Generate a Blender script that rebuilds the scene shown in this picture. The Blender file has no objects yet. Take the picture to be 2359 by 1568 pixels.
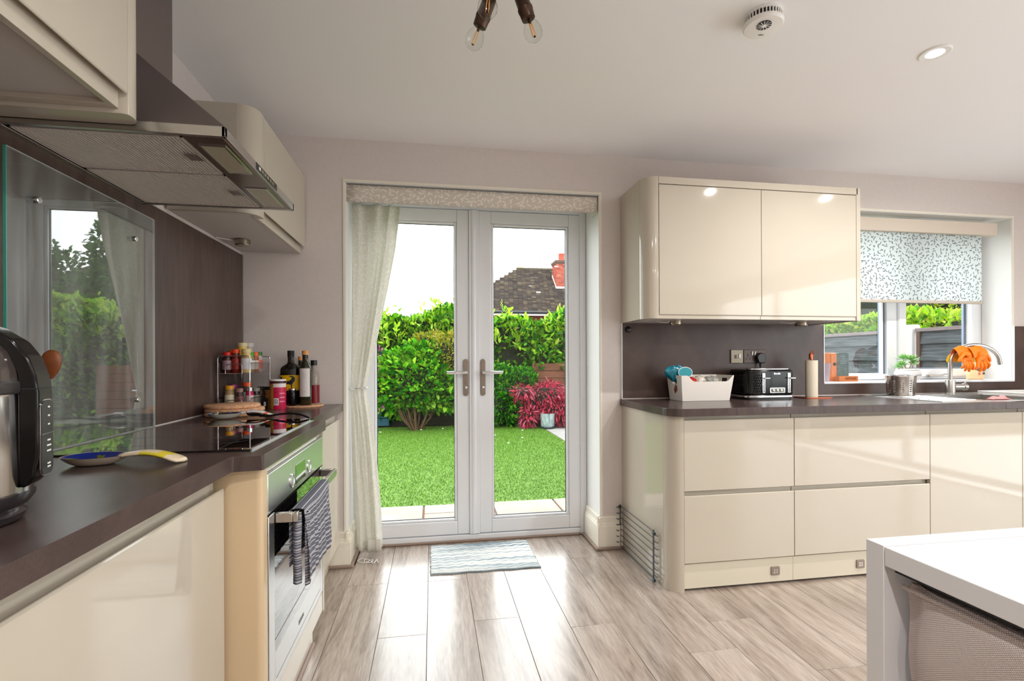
import bpy, math, random
import numpy as np
from mathutils import Vector, Matrix
random.seed(7); rng = np.random.default_rng(7)
sc = bpy.context.scene
PI = math.pi
# ---------------- camera ----------------
CAM_Z = 1.13
YAW, ROLL, FPX = 0.16199, 0.004127, 1123.5
cam_d = bpy.data.cameras.new('camera'); cam = bpy.data.objects.new('camera', cam_d)
sc.collection.objects.link(cam); sc.camera = cam
cam_d.sensor_width = 36.0; cam_d.lens = 36.0 * FPX / 2359.0
cam_d.shift_y = (830.2 - 784.0) / 2359.0
cam_d.clip_start = 0.05; cam_d.clip_end = 200
_f = Vector((math.sin(YAW), math.cos(YAW), 0)); _r = Vector((math.cos(YAW), -math.sin(YAW), 0)); _d = Vector((0, 0, -1))
_r2 = _r * math.cos(ROLL) + _d * math.sin(ROLL); _d2 = -_r * math.sin(ROLL) + _d * math.cos(ROLL)
m3 = Matrix((_r2, -_d2, -_f)).transposed()
cam.matrix_world = Matrix.Translation((0, 0, CAM_Z)) @ m3.to_4x4()
# ---------------- view ----------------
sc.view_settings.view_transform = 'Standard'; sc.view_settings.look = 'None'
sc.view_settings.gamma = 1.0; sc.view_settings.exposure = 1.17; sc.view_settings.use_curve_mapping = False
cy = sc.cycles
cy.max_bounces = 10; cy.diffuse_bounces = 5; cy.glossy_bounces = 5; cy.transmission_bounces = 6; cy.transparent_max_bounces = 16
cy.sample_clamp_indirect = 6.0; cy.caustics_reflective = False; cy.caustics_refractive = False
cy.use_denoising = True
try: cy.denoiser = 'OPENIMAGEDENOISE'; cy.denoising_input_passes = 'RGB_ALBEDO_NORMAL'; cy.denoising_prefilter = 'ACCURATE'
except Exception: pass
# ---------------- world: bright overcast sky ----------------
SKY = 2.6
w = bpy.data.worlds.new('overcast_sky'); sc.world = w; w.use_nodes = True
bg = w.node_tree.nodes['Background']; bg.inputs[0].default_value = (0.95, 0.975, 1.0, 1); bg.inputs[1].default_value = SKY
# ---------------- lights ----------------
def light(name, kind, loc, energy, size=0.1, sy=None, rot=(0,0,0), color=(1,1,1), portal=False, spread=None):
    d = bpy.data.lights.new(name, kind); d.energy = energy; d.color = color
    if kind == 'AREA':
        d.size = size
        if sy: d.shape = 'RECTANGLE'; d.size_y = sy
        else: d.shape = 'DISK'
        if portal: d.cycles.is_portal = True
        if spread: d.spread = spread
    elif kind == 'SPOT': d.spot_size = 2.6; d.spot_blend = 0.6; d.shadow_soft_size = size
    elif kind == 'POINT': d.shadow_soft_size = size
    o = bpy.data.objects.new(name, d); sc.collection.objects.link(o); o.location = loc; o.rotation_euler = rot
    return o
light('door_daylight_portal', 'AREA', (0.26, 3.14, 1.06), 1, 1.5, 2.05, (PI/2, 0, PI), portal=True)
light('window_daylight_portal', 'AREA', (3.26, 3.14, 1.55), 1, 1.5, 1.15, (PI/2, 0, PI), portal=True)
light('added_window_portal', 'AREA', (4.98, -0.7, 1.1), 1, 2.1, 4.4, (0, PI/2, 0), portal=True)  # sampling portal for the added glazing in the right wall
DOWNLIGHTS = [(2.0, 1.66), (2.95, 1.66), (0.3, 0.0), (1.6, 0.0), (0.3, -1.7), (1.6, -1.7), (2.9, -1.7)]  # the pair over the sink side is real; the rest are added fill lamps
DL_W = 7.0
for _i, (_x, _y) in enumerate(DOWNLIGHTS):
    light('downlight_lamp', 'AREA', (_x, _y, 2.352), DL_W, 0.042, color=(1.0, 0.97, 0.93), spread=2.9)

# ---------------- helpers ----------------
def link(o): sc.collection.objects.link(o)
class MB:
    def __init__(s): s.v = []; s.f = []; s.uv = None
    def add(s, vs, fs):
        n = len(s.v); s.v += [tuple(p) for p in vs]; s.f += [tuple(i + n for i in f) for f in fs]; return s
    def box(s, x0, x1, y0, y1, z0, z1):
        return s.add([(x0,y0,z0),(x1,y0,z0),(x1,y1,z0),(x0,y1,z0),(x0,y0,z1),(x1,y0,z1),(x1,y1,z1),(x0,y1,z1)],
                     [(0,3,2,1),(4,5,6,7),(0,1,5,4),(1,2,6,5),(2,3,7,6),(3,0,4,7)])
    def prism(s, poly, axis, a, b):
        """poly 2D, extruded along axis between a and b. coords order: axis x -> (y,z); y -> (x,z); z -> (x,y)"""
        def P(p, t): return (t, p[0], p[1]) if axis == 'x' else ((p[0], t, p[1]) if axis == 'y' else (p[0], p[1], t))
        n = len(poly)
        vs = [P(p, a) for p in poly] + [P(p, b) for p in poly]
        fs = [tuple(range(n))[::-1], tuple(range(n, 2*n))] + [(i, (i+1) % n, n + (i+1) % n, n + i) for i in range(n)]
        return s.add(vs, fs)
    def lathe(s, prof, c=(0,0,0), seg=24, axis=Vector((0,0,1)), sx=1.0, sy=1.0, cap=True):
        axis = Vector(axis).normalized()
        q = Vector((0,0,1)).rotation_difference(axis)
        n = len(s.v); c = Vector(c)
        for r, z in prof:
            for k in range(seg):
                a = 2*PI*k/seg
                s.v.append(tuple(c + q @ Vector((r*math.cos(a)*sx, r*math.sin(a)*sy, z))))
        for i in range(len(prof)-1):
            for k in range(seg):
                k2 = (k+1) % seg
                s.f.append((n+i*seg+k, n+i*seg+k2, n+(i+1)*seg+k2, n+(i+1)*seg+k))
        if cap:
            if prof[0][0] > 1e-6: s.f.append(tuple(n+k for k in range(seg))[::-1])
            if prof[-1][0] > 1e-6: s.f.append(tuple(n+(len(prof)-1)*seg+k for k in range(seg)))
        return s
    def cyl(s, p0, p1, r, seg=16, r1=None):
        p0 = Vector(p0); p1 = Vector(p1); d = p1-p0
        return s.lathe([(r,0),(r if r1 is None else r1,d.length)], p0, seg, d)
    def tube(s, pts, r, seg=8, closed=False):
        pts = [Vector(p) for p in pts]; n0 = len(s.v); N = len(pts); up = Vector((0,0,1)); prev = None
        for i, p in enumerate(pts):
            if closed: t = pts[(i+1) % N] - pts[i-1]
            else: t = pts[min(i+1, N-1)] - pts[max(i-1, 0)]
            t.normalize()
            if prev is None:
                a = t.cross(up)
                if a.length < 0.05: a = t.cross(Vector((1,0,0)))
            else: a = prev - t*prev.dot(t)
            a.normalize(); b = t.cross(a); prev = a
            rr = r[i] if isinstance(r, (list, tuple)) else r
            for k in range(seg):
                an = 2*PI*k/seg; s.v.append(tuple(p + a*math.cos(an)*rr + b*math.sin(an)*rr))
        for i in range(N if closed else N-1):
            j = (i+1) % N
            for k in range(seg):
                k2 = (k+1) % seg; s.f.append((n0+i*seg+k, n0+i*seg+k2, n0+j*seg+k2, n0+j*seg+k))
        if not closed: s.f.append(tuple(n0+k for k in range(seg))[::-1]); s.f.append(tuple(n0+(N-1)*seg+k for k in range(seg)))
        return s
    def grid(s, fn, nu, nv, thick=None):
        """fn(u,v)->(x,y,z); keeps uv"""
        n = len(s.v)
        if s.uv is None: s.uv = {}
        for j in range(nv+1):
            for i in range(nu+1):
                s.v.append(tuple(fn(i/nu, j/nv))); s.uv[len(s.v)-1] = (i/nu, j/nv)
        for j in range(nv):
            for i in range(nu):
                a = n+j*(nu+1)+i; s.f.append((a, a+1, a+nu+2, a+nu+1))
        return s
    def rotz(s, cx, cy, a):
        ca, sa = math.cos(a), math.sin(a); s.v = [(cx+(p[0]-cx)*ca-(p[1]-cy)*sa, cy+(p[0]-cx)*sa+(p[1]-cy)*ca, p[2]) for p in s.v]; return s
    def build(s, name, mat, parent=None, bevel=0.0, seg=2, sharp=35, solid=0.0, smooth=True, origin=None):
        m = bpy.data.meshes.new(name)
        off = Vector((0,0,0))
        if parent is not None:
            rt = parent
            while rt.parent is not None: rt = rt.parent
            off = Vector(rt.location)
        elif origin is not None: off = Vector(origin)
        m.from_pydata([(p[0]-off.x, p[1]-off.y, p[2]-off.z) for p in s.v], [], s.f)
        if s.uv:
            l = m.uv_layers.new(name='UVMap')
            vi = np.zeros(len(m.loops), dtype=np.int32); m.loops.foreach_get('vertex_index', vi)
            arr = np.array([s.uv.get(int(k), (0,0)) for k in vi], dtype=np.float32)
            l.data.foreach_set('uv', arr.ravel())
        if smooth:
            m.polygons.foreach_set('use_smooth', [True]*len(m.polygons))
            m.set_sharp_from_angle(angle=math.radians(sharp))
        m.update()
        o = bpy.data.objects.new(name, m); link(o)
        if mat is not None: m.materials.append(mat)
        if parent is not None: o.parent = parent
        elif origin is not None: o.location = off
        if solid: md = o.modifiers.new('thickness', 'SOLIDIFY'); md.thickness = solid; md.offset = 0
        if bevel: md = o.modifiers.new('edge', 'BEVEL'); md.width = bevel; md.segments = seg; md.limit_method = 'ANGLE'; md.angle_limit = math.radians(40)
        return o
def tag(o, label=None, cat=None, group=None, kind=None):
    if label: o['label'] = label
    if cat: o['category'] = cat
    if group: o['group'] = group
    if kind: o['kind'] = kind
    return o
def thing(name, loc, label, cat, group=None):
    o = bpy.data.objects.new(name, None); link(o); o.location = loc; o.empty_display_size = 0.05
    return tag(o, label, cat, group)
def copy_tree(o, dx=(0,0,0), label=None, group=None, parent=None):
    c = o.copy(); link(c)
    if parent is not None: c.parent = parent
    else:
        c.location = Vector(o.location) + Vector(dx)
        if label: c['label'] = label
        if group: c['group'] = group
    for ch in list(o.children): copy_tree(ch, parent=c)
    return c
def arc(cx, cz, rx, rz, a0, a1, n=8):
    return [(cx + rx*math.cos(math.radians(a0+(a1-a0)*i/n)), cz + rz*math.sin(math.radians(a0+(a1-a0)*i/n))) for i in range(n+1)]
def text(name, body, mat, parent, loc, rot, size, extrude=0.0004, align='CENTER'):
    cu = bpy.data.curves.new(name, 'FONT'); cu.body = body; cu.size = size; cu.extrude = extrude
    cu.align_x = align; cu.align_y = 'CENTER'; cu.materials.append(mat)
    tmp = bpy.data.objects.new(name, cu); link(tmp); bpy.context.view_layer.update()
    me = bpy.data.meshes.new_from_object(tmp.evaluated_get(bpy.context.evaluated_depsgraph_get())); me.name = name
    bpy.data.objects.remove(tmp); bpy.data.curves.remove(cu)
    if not me.materials: me.materials.append(mat)
    o = bpy.data.objects.new(name, me); link(o); o['kind'] = 'stuff'
    rt = parent
    while rt.parent is not None: rt = rt.parent
    o.parent = parent; o.location = Vector(loc) - Vector(rt.location); o.rotation_euler = rot
    return o
# ---------------- materials ----------------
MATS = {}
def srgb(r, g, b):
    def c(u):
        u /= 255.0
        return u/12.92 if u <= 0.04045 else ((u+0.055)/1.055)**2.4
    return (c(r), c(g), c(b), 1)
def nt(m): return m.node_tree.nodes, m.node_tree.links
def mat(name, col, rough=0.5, metal=0.0, spec=0.5, coat=0.0, coat_r=0.05, trans=0.0, ior=1.45, alpha=1.0, emit=None, es=0.0, sheen=0.0,
        var=None, bump=None, aniso=0.0):
    """var=(scale, amount, stretch) multiplies the colour by noise; bump=(scale,strength)"""
    m = bpy.data.materials.new(name); m.use_nodes = True; N, L = nt(m); b = N['Principled BSDF']
    b.inputs['Base Color'].default_value = col; b.inputs['Roughness'].default_value = rough; b.inputs['Metallic'].default_value = metal
    b.inputs['Specular IOR Level'].default_value = spec; b.inputs['Coat Weight'].default_value = coat; b.inputs['Coat Roughness'].default_value = coat_r
    b.inputs['Transmission Weight'].default_value = trans; b.inputs['IOR'].default_value = ior; b.inputs['Alpha'].default_value = alpha
    b.inputs['Sheen Weight'].default_value = sheen
    if emit: b.inputs['Emission Color'].default_value = emit; b.inputs['Emission Strength'].default_value = es
    if var or bump: tc = N.new('ShaderNodeTexCoord')
    if var:
        mp = N.new('ShaderNodeMapping'); L.new(tc.outputs['Object'], mp.inputs[0])
        st = var[2] if len(var) > 2 else (1,1,1); mp.inputs['Scale'].default_value = st
        no = N.new('ShaderNodeTexNoise'); no.inputs['Scale'].default_value = var[0]; no.inputs['Detail'].default_value = 6; L.new(mp.outputs[0], no.inputs[0])
        mr = N.new('ShaderNodeMapRange'); mr.inputs[1].default_value = 0.3; mr.inputs[2].default_value = 0.7; mr.inputs[3].default_value = 1-var[1]; mr.inputs[4].default_value = 1+var[1]
        L.new(no.outputs[0], mr.inputs[0])
        mx = N.new('ShaderNodeVectorMath'); mx.operation = 'SCALE'; mx.inputs[0].default_value = col[:3]; L.new(mr.outputs[0], mx.inputs['Scale']); L.new(mx.outputs[0], b.inputs['Base Color'])
    if bump:
        no2 = N.new('ShaderNodeTexNoise'); no2.inputs['Scale'].default_value = bump[0]; no2.inputs['Detail'].default_value = 4; L.new(tc.outputs['Object'], no2.inputs[0])
        bp = N.new('ShaderNodeBump'); bp.inputs['Strength'].default_value = bump[1]; bp.inputs['Distance'].default_value = 0.002; L.new(no2.outputs[0], bp.inputs['Height']); L.new(bp.outputs[0], b.inputs['Normal'])
    MATS[name] = m; return m
M_wall = mat('wall_paint', srgb(216,207,202), 0.75, var=(60,0.02), bump=(180,0.12))
M_ceil = mat('ceiling_paint', srgb(240,238,238), 0.85, bump=(160,0.08))
M_trim = mat('trim_gloss', srgb(236,230,216), 0.3)
M_upvc = mat('white_upvc', srgb(232,234,238), 0.28)
M_seal = mat('black_gasket', srgb(30,34,40), 0.5)
M_cream = mat('gloss_cream', srgb(193,184,169), 0.055, spec=0.5, var=(4,0.01))
M_cream_in = mat('cream_carcass', srgb(206,198,180), 0.35)
M_under = mat('grey_underside', srgb(206,200,196), 0.5)
M_stainless = mat('brushed_steel', srgb(196,194,190), 0.28, metal=1.0, var=(40,0.05,(1,1,12)))
M_chrome = mat('polished_chrome', srgb(225,225,228), 0.08, metal=1.0)
M_satin = mat('satin_nickel', srgb(190,184,176), 0.3, metal=1.0)
M_black = mat('black_plastic', srgb(22,20,20), 0.3)
M_blackgloss = mat('black_gloss', srgb(9,8,8), 0.1, spec=0.35)
M_white = mat('white_plastic', srgb(232,230,226), 0.35)
M_steel_dark = mat('hood_steel', srgb(142,130,130), 0.35, metal=1.0)

def mat_stone(name, c1, c2, rough, stretch, scale=6):
    m = bpy.data.materials.new(name); m.use_nodes = True; N, L = nt(m); b = N['Principled BSDF']
    tc = N.new('ShaderNodeTexCoord'); mp = N.new('ShaderNodeMapping'); mp.inputs['Scale'].default_value = stretch; L.new(tc.outputs['Object'], mp.inputs[0])
    mp.inputs['Rotation'].default_value = (0.25, 0.0, 0.2)
    no = N.new('ShaderNodeTexNoise'); no.inputs['Scale'].default_value = scale; no.inputs['Detail'].default_value = 8; no.inputs['Distortion'].default_value = 0.8; L.new(mp.outputs[0], no.inputs[0])
    n2 = N.new('ShaderNodeTexNoise'); n2.inputs['Scale'].default_value = 260; n2.inputs['Detail'].default_value = 2; L.new(tc.outputs['Object'], n2.inputs[0])
    ad = N.new('ShaderNodeMath'); ad.operation = 'MULTIPLY_ADD'; ad.inputs[1].default_value = 0.35; L.new(n2.outputs[0], ad.inputs[0]); L.new(no.outputs[0], ad.inputs[2])
    cr = N.new('ShaderNodeValToRGB'); cr.color_ramp.elements[0].position = 0.5; cr.color_ramp.elements[0].color = c1; cr.color_ramp.elements[1].position = 0.85; cr.color_ramp.elements[1].color = c2
    L.new(ad.outputs[0], cr.inputs[0]); L.new(cr.outputs[0], b.inputs['Base Color']); b.inputs['Roughness'].default_value = rough
    b.inputs['Specular IOR Level'].default_value = 0.4
    return m
M_splash = mat_stone('brown_laminate', srgb(70,53,49), srgb(90,72,65), 0.36, (1,5,0.7), 5)
M_wtop = mat_stone('brown_worktop', srgb(66,53,51), srgb(80,66,62), 0.23, (4,1,1), 8)
M_wtedge = M_wtop

def mat_glass(name, tint=(1,1,1,1), refl=1.0, gloss_min=0.0, rough=0.0, dust=0.0):
    m = bpy.data.materials.new(name); m.use_nodes = True; N, L = nt(m); N.remove(N['Principled BSDF']); out = N['Material Output']
    t = N.new('ShaderNodeBsdfTransparent'); t.inputs[0].default_value = tint
    g = N.new('ShaderNodeBsdfGlossy'); g.inputs['Roughness'].default_value = rough
    fr = N.new('ShaderNodeFresnel'); fr.inputs[0].default_value = 1.5
    mu = N.new('ShaderNodeMath'); mu.operation = 'MULTIPLY_ADD'; mu.inputs[1].default_value = refl; mu.inputs[2].default_value = gloss_min; mu.use_clamp = True
    gm = N.new('ShaderNodeNewGeometry'); fb = N.new('ShaderNodeMath'); fb.operation = 'SUBTRACT'; fb.inputs[0].default_value = 1.0; L.new(gm.outputs['Backfacing'], fb.inputs[1])
    mf = N.new('ShaderNodeMath'); mf.operation = 'MULTIPLY'; L.new(fr.outputs[0], mf.inputs[0]); L.new(fb.outputs[0], mf.inputs[1]); L.new(mf.outputs[0], mu.inputs[0])
    mx = N.new('ShaderNodeMixShader'); L.new(mu.outputs[0], mx.inputs[0]); L.new(t.outputs[0], mx.inputs[1]); L.new(g.outputs[0], mx.inputs[2]); L.new(mx.outputs[0], out.inputs[0])
    if dust:
        tc = N.new('ShaderNodeTexCoord'); mp = N.new('ShaderNodeMapping'); mp.inputs['Scale'].default_value = (1,9,1.2); L.new(tc.outputs['Object'], mp.inputs[0])
        no = N.new('ShaderNodeTexNoise'); no.inputs['Scale'].default_value = 3; no.inputs['Detail'].default_value = 8; L.new(mp.outputs[0], no.inputs[0])
        mr = N.new('ShaderNodeMapRange'); mr.inputs[1].default_value = 0.3; mr.inputs[2].default_value = 0.8; mr.inputs[3].default_value = 0; mr.inputs[4].default_value = dust; L.new(no.outputs[0], mr.inputs[0])
        df = N.new('ShaderNodeBsdfDiffuse'); df.inputs[0].default_value = (0.8,0.85,0.86,1); m2 = N.new('ShaderNodeMixShader'); L.new(mr.outputs[0], m2.inputs[0]); L.new(mx.outputs[0], m2.inputs[1]); L.new(df.outputs[0], m2.inputs[2]); L.new(m2.outputs[0], out.inputs[0])
    return m
M_pane = mat_glass('window_glass', (0.97,0.985,0.975,1), 0.8)
M_splashglass = mat_glass('splash_glass', (0.93,0.96,0.95,1), 3.0, 0.0, 0.01, dust=0.13)
M_clear = mat_glass('clear_glass', (0.95,0.96,0.95,1), 1.2)

def mat_plank():
    m = bpy.data.materials.new('oak_laminate'); m.use_nodes = True; N, L = nt(m); b = N['Principled BSDF']
    tc = N.new('ShaderNodeTexCoord'); oi = N.new('ShaderNodeObjectInfo')
    mu = N.new('ShaderNodeMath'); mu.operation = 'MULTIPLY'; mu.inputs[1].default_value = 40; L.new(oi.outputs['Random'], mu.inputs[0])
    cb = N.new('ShaderNodeCombineXYZ'); L.new(mu.outputs[0], cb.inputs[2]); L.new(mu.outputs[0], cb.inputs[1])
    va = N.new('ShaderNodeVectorMath'); va.operation = 'ADD'; L.new(tc.outputs['Object'], va.inputs[0]); L.new(cb.outputs[0], va.inputs[1])
    mp = N.new('ShaderNodeMapping'); mp.inputs['Scale'].default_value = (1, 0.09, 1); L.new(va.outputs[0], mp.inputs[0])
    n1 = N.new('ShaderNodeTexNoise'); n1.inputs['Scale'].default_value = 14; n1.inputs['Detail'].default_value = 9; n1.inputs['Roughness'].default_value = 0.62; n1.inputs['Distortion'].default_value = 1.1; L.new(mp.outputs[0], n1.inputs[0])
    n2 = N.new('ShaderNodeTexNoise'); n2.inputs['Scale'].default_value = 150; n2.inputs['Detail'].default_value = 4; L.new(mp.outputs[0], n2.inputs[0])
    ad = N.new('ShaderNodeMath'); ad.operation = 'MULTIPLY_ADD'; ad.inputs[1].default_value = 0.45; L.new(n2.outputs[0], ad.inputs[0]); L.new(n1.outputs[0], ad.inputs[2])
    cr = N.new('ShaderNodeValToRGB'); e = cr.color_ramp.elements
    e[0].position = 0.52; e[0].color = srgb(118,101,90); e[1].position = 0.92; e[1].color = srgb(188,174,163)
    k = e.new(0.66); k.color = srgb(152,136,124)
    L.new(ad.outputs[0], cr.inputs[0])
    mr = N.new('ShaderNodeMapRange'); mr.inputs[3].default_value = 0.92; mr.inputs[4].default_value = 1.08; L.new(oi.outputs['Random'], mr.inputs[0])
    sc2 = N.new('ShaderNodeVectorMath'); sc2.operation = 'SCALE'; L.new(cr.outputs[0], sc2.inputs[0]); L.new(mr.outputs[0], sc2.inputs['Scale']); L.new(sc2.outputs[0], b.inputs['Base Color'])
    b.inputs['Roughness'].default_value = 0.34; b.inputs['Specular IOR Level'].default_value = 0.6; b.inputs['Coat Weight'].default_value = 1.0; b.inputs['Coat Roughness'].default_value = 0.21; b.inputs['Coat IOR'].default_value = 1.5
    bp = N.new('ShaderNodeBump'); bp.inputs['Strength'].default_value = 0.25; bp.inputs['Distance'].default_value = 0.001; L.new(n2.outputs[0], bp.inputs['Height']); L.new(bp.outputs[0], b.inputs['Normal'])
    return m
M_plank = mat_plank()

def mat_leafprint(name, base, leaf, scale, sx=0.36, sy=0.12, translucent=0.0, sheen=0.0, sxm=1.0, sym=1.0, rough=0.8):
    """fabric with a printed scatter of small leaves; uses UV scaled to metres by sxm,sym"""
    m = bpy.data.materials.new(name); m.use_nodes = True; N, L = nt(m); b = N['Principled BSDF']
    tc = N.new('ShaderNodeTexCoord'); mp = N.new('ShaderNodeMapping'); mp.inputs['Scale'].default_value = (sxm*scale, sym*scale, 1); L.new(tc.outputs['UV'], mp.inputs[0])
    def leafset(offset):
        mp2 = N.new('ShaderNodeMapping'); mp2.inputs['Location'].default_value = (offset, offset*0.37, 0); L.new(mp.outputs[0], mp2.inputs[0])
        vo = N.new('ShaderNodeTexVoronoi'); vo.voronoi_dimensions = '2D'; vo.inputs['Scale'].default_value = 1; vo.inputs['Randomness'].default_value = 0.8; L.new(mp2.outputs[0], vo.inputs['Vector'])
        sb = N.new('ShaderNodeVectorMath'); sb.operation = 'SUBTRACT'; L.new(mp2.outputs[0], sb.inputs[0]); L.new(vo.outputs['Position'], sb.inputs[1])
        se = N.new('ShaderNodeSeparateColor'); L.new(vo.outputs['Color'], se.inputs[0])
        an = N.new('ShaderNodeMath'); an.operation = 'MULTIPLY'; an.inputs[1].default_value = 6.28; L.new(se.outputs[0], an.inputs[0])
        vr = N.new('ShaderNodeVectorRotate'); vr.rotation_type = 'Z_AXIS'; L.new(sb.outputs[0], vr.inputs['Vector']); L.new(an.outputs[0], vr.inputs['Angle'])
        dv = N.new('ShaderNodeVectorMath'); dv.operation = 'MULTIPLY'; dv.inputs[1].default_value = (1/sx, 1/sy, 0); L.new(vr.outputs[0], dv.inputs[0])
        ln = N.new('ShaderNodeVectorMath'); ln.operation = 'LENGTH'; L.new(dv.outputs[0], ln.inputs[0])
        lt = N.new('ShaderNodeMapRange'); lt.inputs[1].default_value = 0.85; lt.inputs[2].default_value = 1.05; lt.inputs[3].default_value = 1; lt.inputs[4].default_value = 0; L.new(ln.outputs['Value'], lt.inputs[0])
        return lt
    a = leafset(0); c = leafset(17.43)
    mxx = N.new('ShaderNodeMath'); mxx.operation = 'MAXIMUM'; L.new(a.outputs[0], mxx.inputs[0]); L.new(c.outputs[0], mxx.inputs[1])
    mix = N.new('ShaderNodeMix'); mix.data_type = 'RGBA'; mix.inputs[6].default_value = base; mix.inputs[7].default_value = leaf; L.new(mxx.outputs[0], mix.inputs[0])
    L.new(mix.outputs[2], b.inputs['Base Color']); b.inputs['Roughness'].default_value = rough; b.inputs['Sheen Weight'].default_value = sheen
    if translucent:
        tr = N.new('ShaderNodeBsdfTranslucent'); L.new(mix.outputs[2], tr.inputs[0]); ms = N.new('ShaderNodeMixShader'); ms.inputs[0].default_value = translucent
        L.new(b.outputs[0], ms.inputs[1]); L.new(tr.outputs[0], ms.inputs[2]); L.new(ms.outputs[0], N['Material Output'].inputs[0])
    return m
def mat_leaf(name, cols, rough=0.45, transl=0.35, spec=0.18):
    m = bpy.data.materials.new(name); m.use_nodes = True; N, L = nt(m); b = N['Principled BSDF']
    g = N.new('ShaderNodeNewGeometry'); cr = N.new('ShaderNodeValToRGB'); e = cr.color_ramp.elements
    e[0].position = 0; e[0].color = cols[0]; e[1].position = 1; e[1].color = cols[-1]
    for i in range(1, len(cols)-1): k = e.new(i/(len(cols)-1)); k.color = cols[i]
    L.new(g.outputs['Random Per Island'], cr.inputs[0]); L.new(cr.outputs[0], b.inputs['Base Color'])
    b.inputs['Roughness'].default_value = rough; b.inputs['Specular IOR Level'].default_value = spec
    tr = N.new('ShaderNodeBsdfTranslucent'); L.new(cr.outputs[0], tr.inputs[0]); ms = N.new('ShaderNodeMixShader'); ms.inputs[0].default_value = transl
    L.new(b.outputs[0], ms.inputs[1]); L.new(tr.outputs[0], ms.inputs[2]); L.new(ms.outputs[0], N['Material Output'].inputs[0])
    return m
# ---------------- room shell ----------------
XL, XR, YB, YF, ZC = -1.01, 4.75, 2.81, -3.3, 2.36
YO = 3.11   # outer face of the back wall
def struct(name, mb, m, parent=None, **k):
    o = mb.build(name, m, parent, **k)
    if parent is None: o['kind'] = 'structure'
    return o
floor = struct('floor', MB().box(XL, XR, YF, YB, -0.06, -0.004).box(-0.472, 0.995, YB, YO, -0.06, -0.004), mat('subfloor', srgb(70,60,54), 0.8), smooth=False)
# planks 0.2 m wide; joints read from the photograph, 1.285 m long
PL = 1.285
joint = {-2: 2.55, -1: 2.05, 0: 2.537, 1: 2.118, 2: 2.61, 3: 2.0, 4: 2.692, 5: 1.746}
k = -5
while True:
    x0 = -0.026 + 0.2003*k; x1 = x0 + 0.2003
    if x0 >= XR: break
    j0 = joint.get(k, 1.2 + 0.37*((k*7) % 4))
    ys = [j0 + n*PL for n in range(-6, 4)]
    for a, b2 in zip(ys[:-1], ys[1:]):
        ymax = YO-0.055 if (x0 > -0.5 and x1 < 1.0) else YB
        ya, yb = max(a, YF), min(b2, ymax); xa, xb = max(x0, XL), min(x1, XR)
        if yb-ya < 0.02 or xb-xa < 0.01: continue
        MB().box(xa+0.0007, xb-0.0007, ya+0.0007, yb-0.0007, -0.0035, 0.0).build('plank', M_plank, floor, bevel=0.0008, seg=1)
    k += 1
wb = MB()
DX0, DX1, DZ = -0.472, 0.995, 2.125
WX0, WX1, WZ0, WZ1 = 2.51, 4.015, 0.972, 2.115
wb.box(XL-0.3, DX0, YB, YO, 0, ZC).box(DX0, DX1, YB, YO, DZ, ZC).box(DX1, WX0, YB, YO, 0, ZC).box(WX0, WX1, YB, YO, 0, WZ0).box(WX0, WX1, YB, YO, WZ1, ZC).box(WX1, XR+0.3, YB, YO, 0, ZC)
struct('wall_back', wb, M_wall, smooth=False)
struct('wall_left', MB().box(XL-0.3, XL, YF-0.3, YB, 0, ZC), M_wall, smooth=False)
struct('wall_right', MB().box(XR, XR+0.3, YF-0.3, -2.9, 0, ZC).box(XR, XR+0.3, 1.5, YB, 0, ZC).box(XR, XR+0.3, -2.9, 1.5, 2.15, ZC), M_wall, smooth=False)
g = struct('added_fill_window', MB().box(XR+0.14,XR+0.2,-2.9,1.5,0,0.06).box(XR+0.14,XR+0.2,-2.9,1.5,2.09,2.15).box(XR+0.14,XR+0.2,-2.9,-2.83,0.06,2.09).box(XR+0.14,XR+0.2,1.43,1.5,0.06,2.09).box(XR+0.14,XR+0.2,-1.45,-1.38,0.06,2.09).box(XR+0.14,XR+0.2,-0.02,0.05,0.06,2.09), M_upvc, bevel=0.003)  # unseen glazed opening, added to bring more daylight into the room
for a, b2 in ((-2.83,-1.45),(-1.38,-0.02),(0.05,1.43)): MB().box(XR+0.16, XR+0.17, a, b2, 0.06, 2.09).build('pane', M_pane, g)
struct('wall_front', MB().box(XL, XR, YF-0.3, YF, 0, ZC), M_wall, smooth=False)
struct('ceiling', MB().box(XL-0.3, XR+0.3, YF-0.3, YO, ZC, ZC+0.12), M_ceil, smooth=False)
# baseboards
def skirt_profile(): return [(0,0),(0.024,0),(0.024,0.135),(0.019,0.142),(0.019,0.148),(0.014,0.155),(0.014,0.185),(0.008,0.192),(0,0.192)]
bb = MB()
bb.prism([(YB-p, z) for p, z in skirt_profile()], 'x', DX1-0.0233, 1.127)
bb.prism([(DX1-p, z) for p, z in skirt_profile()], 'y', YB-0.0233, YO-0.06)
struct('baseboard_back', bb, M_trim, sharp=25)
MB().box(DX1-0.04, 1.127, YB-0.04, YB-0.024, 0, 0.016).box(DX1-0.04, DX1-0.024, YB-0.024, YO-0.06, 0, 0.016).build('floor_bead', mat('bead_wood', srgb(150,130,118), 0.4), bpy.data.objects['baseboard_back'], bevel=0.004)
b3 = MB().prism([(YB-p, z) for p, z in skirt_profile()], 'x', -0.60, DX0+0.0233); b3.prism([(DX0+p, z) for p, z in skirt_profile()], 'y', YB-0.0233, YO-0.06)
o = struct('baseboard_back', b3, M_trim, sharp=25); o.name = 'baseboard_left'
MB().box(-0.60, DX0+0.04, YB-0.04, YB-0.024, 0, 0.016).box(DX0+0.024, DX0+0.04, YB-0.024, YO-0.06, 0, 0.016).build('floor_bead', MATS['bead_wood'], o, bevel=0.004)
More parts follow.
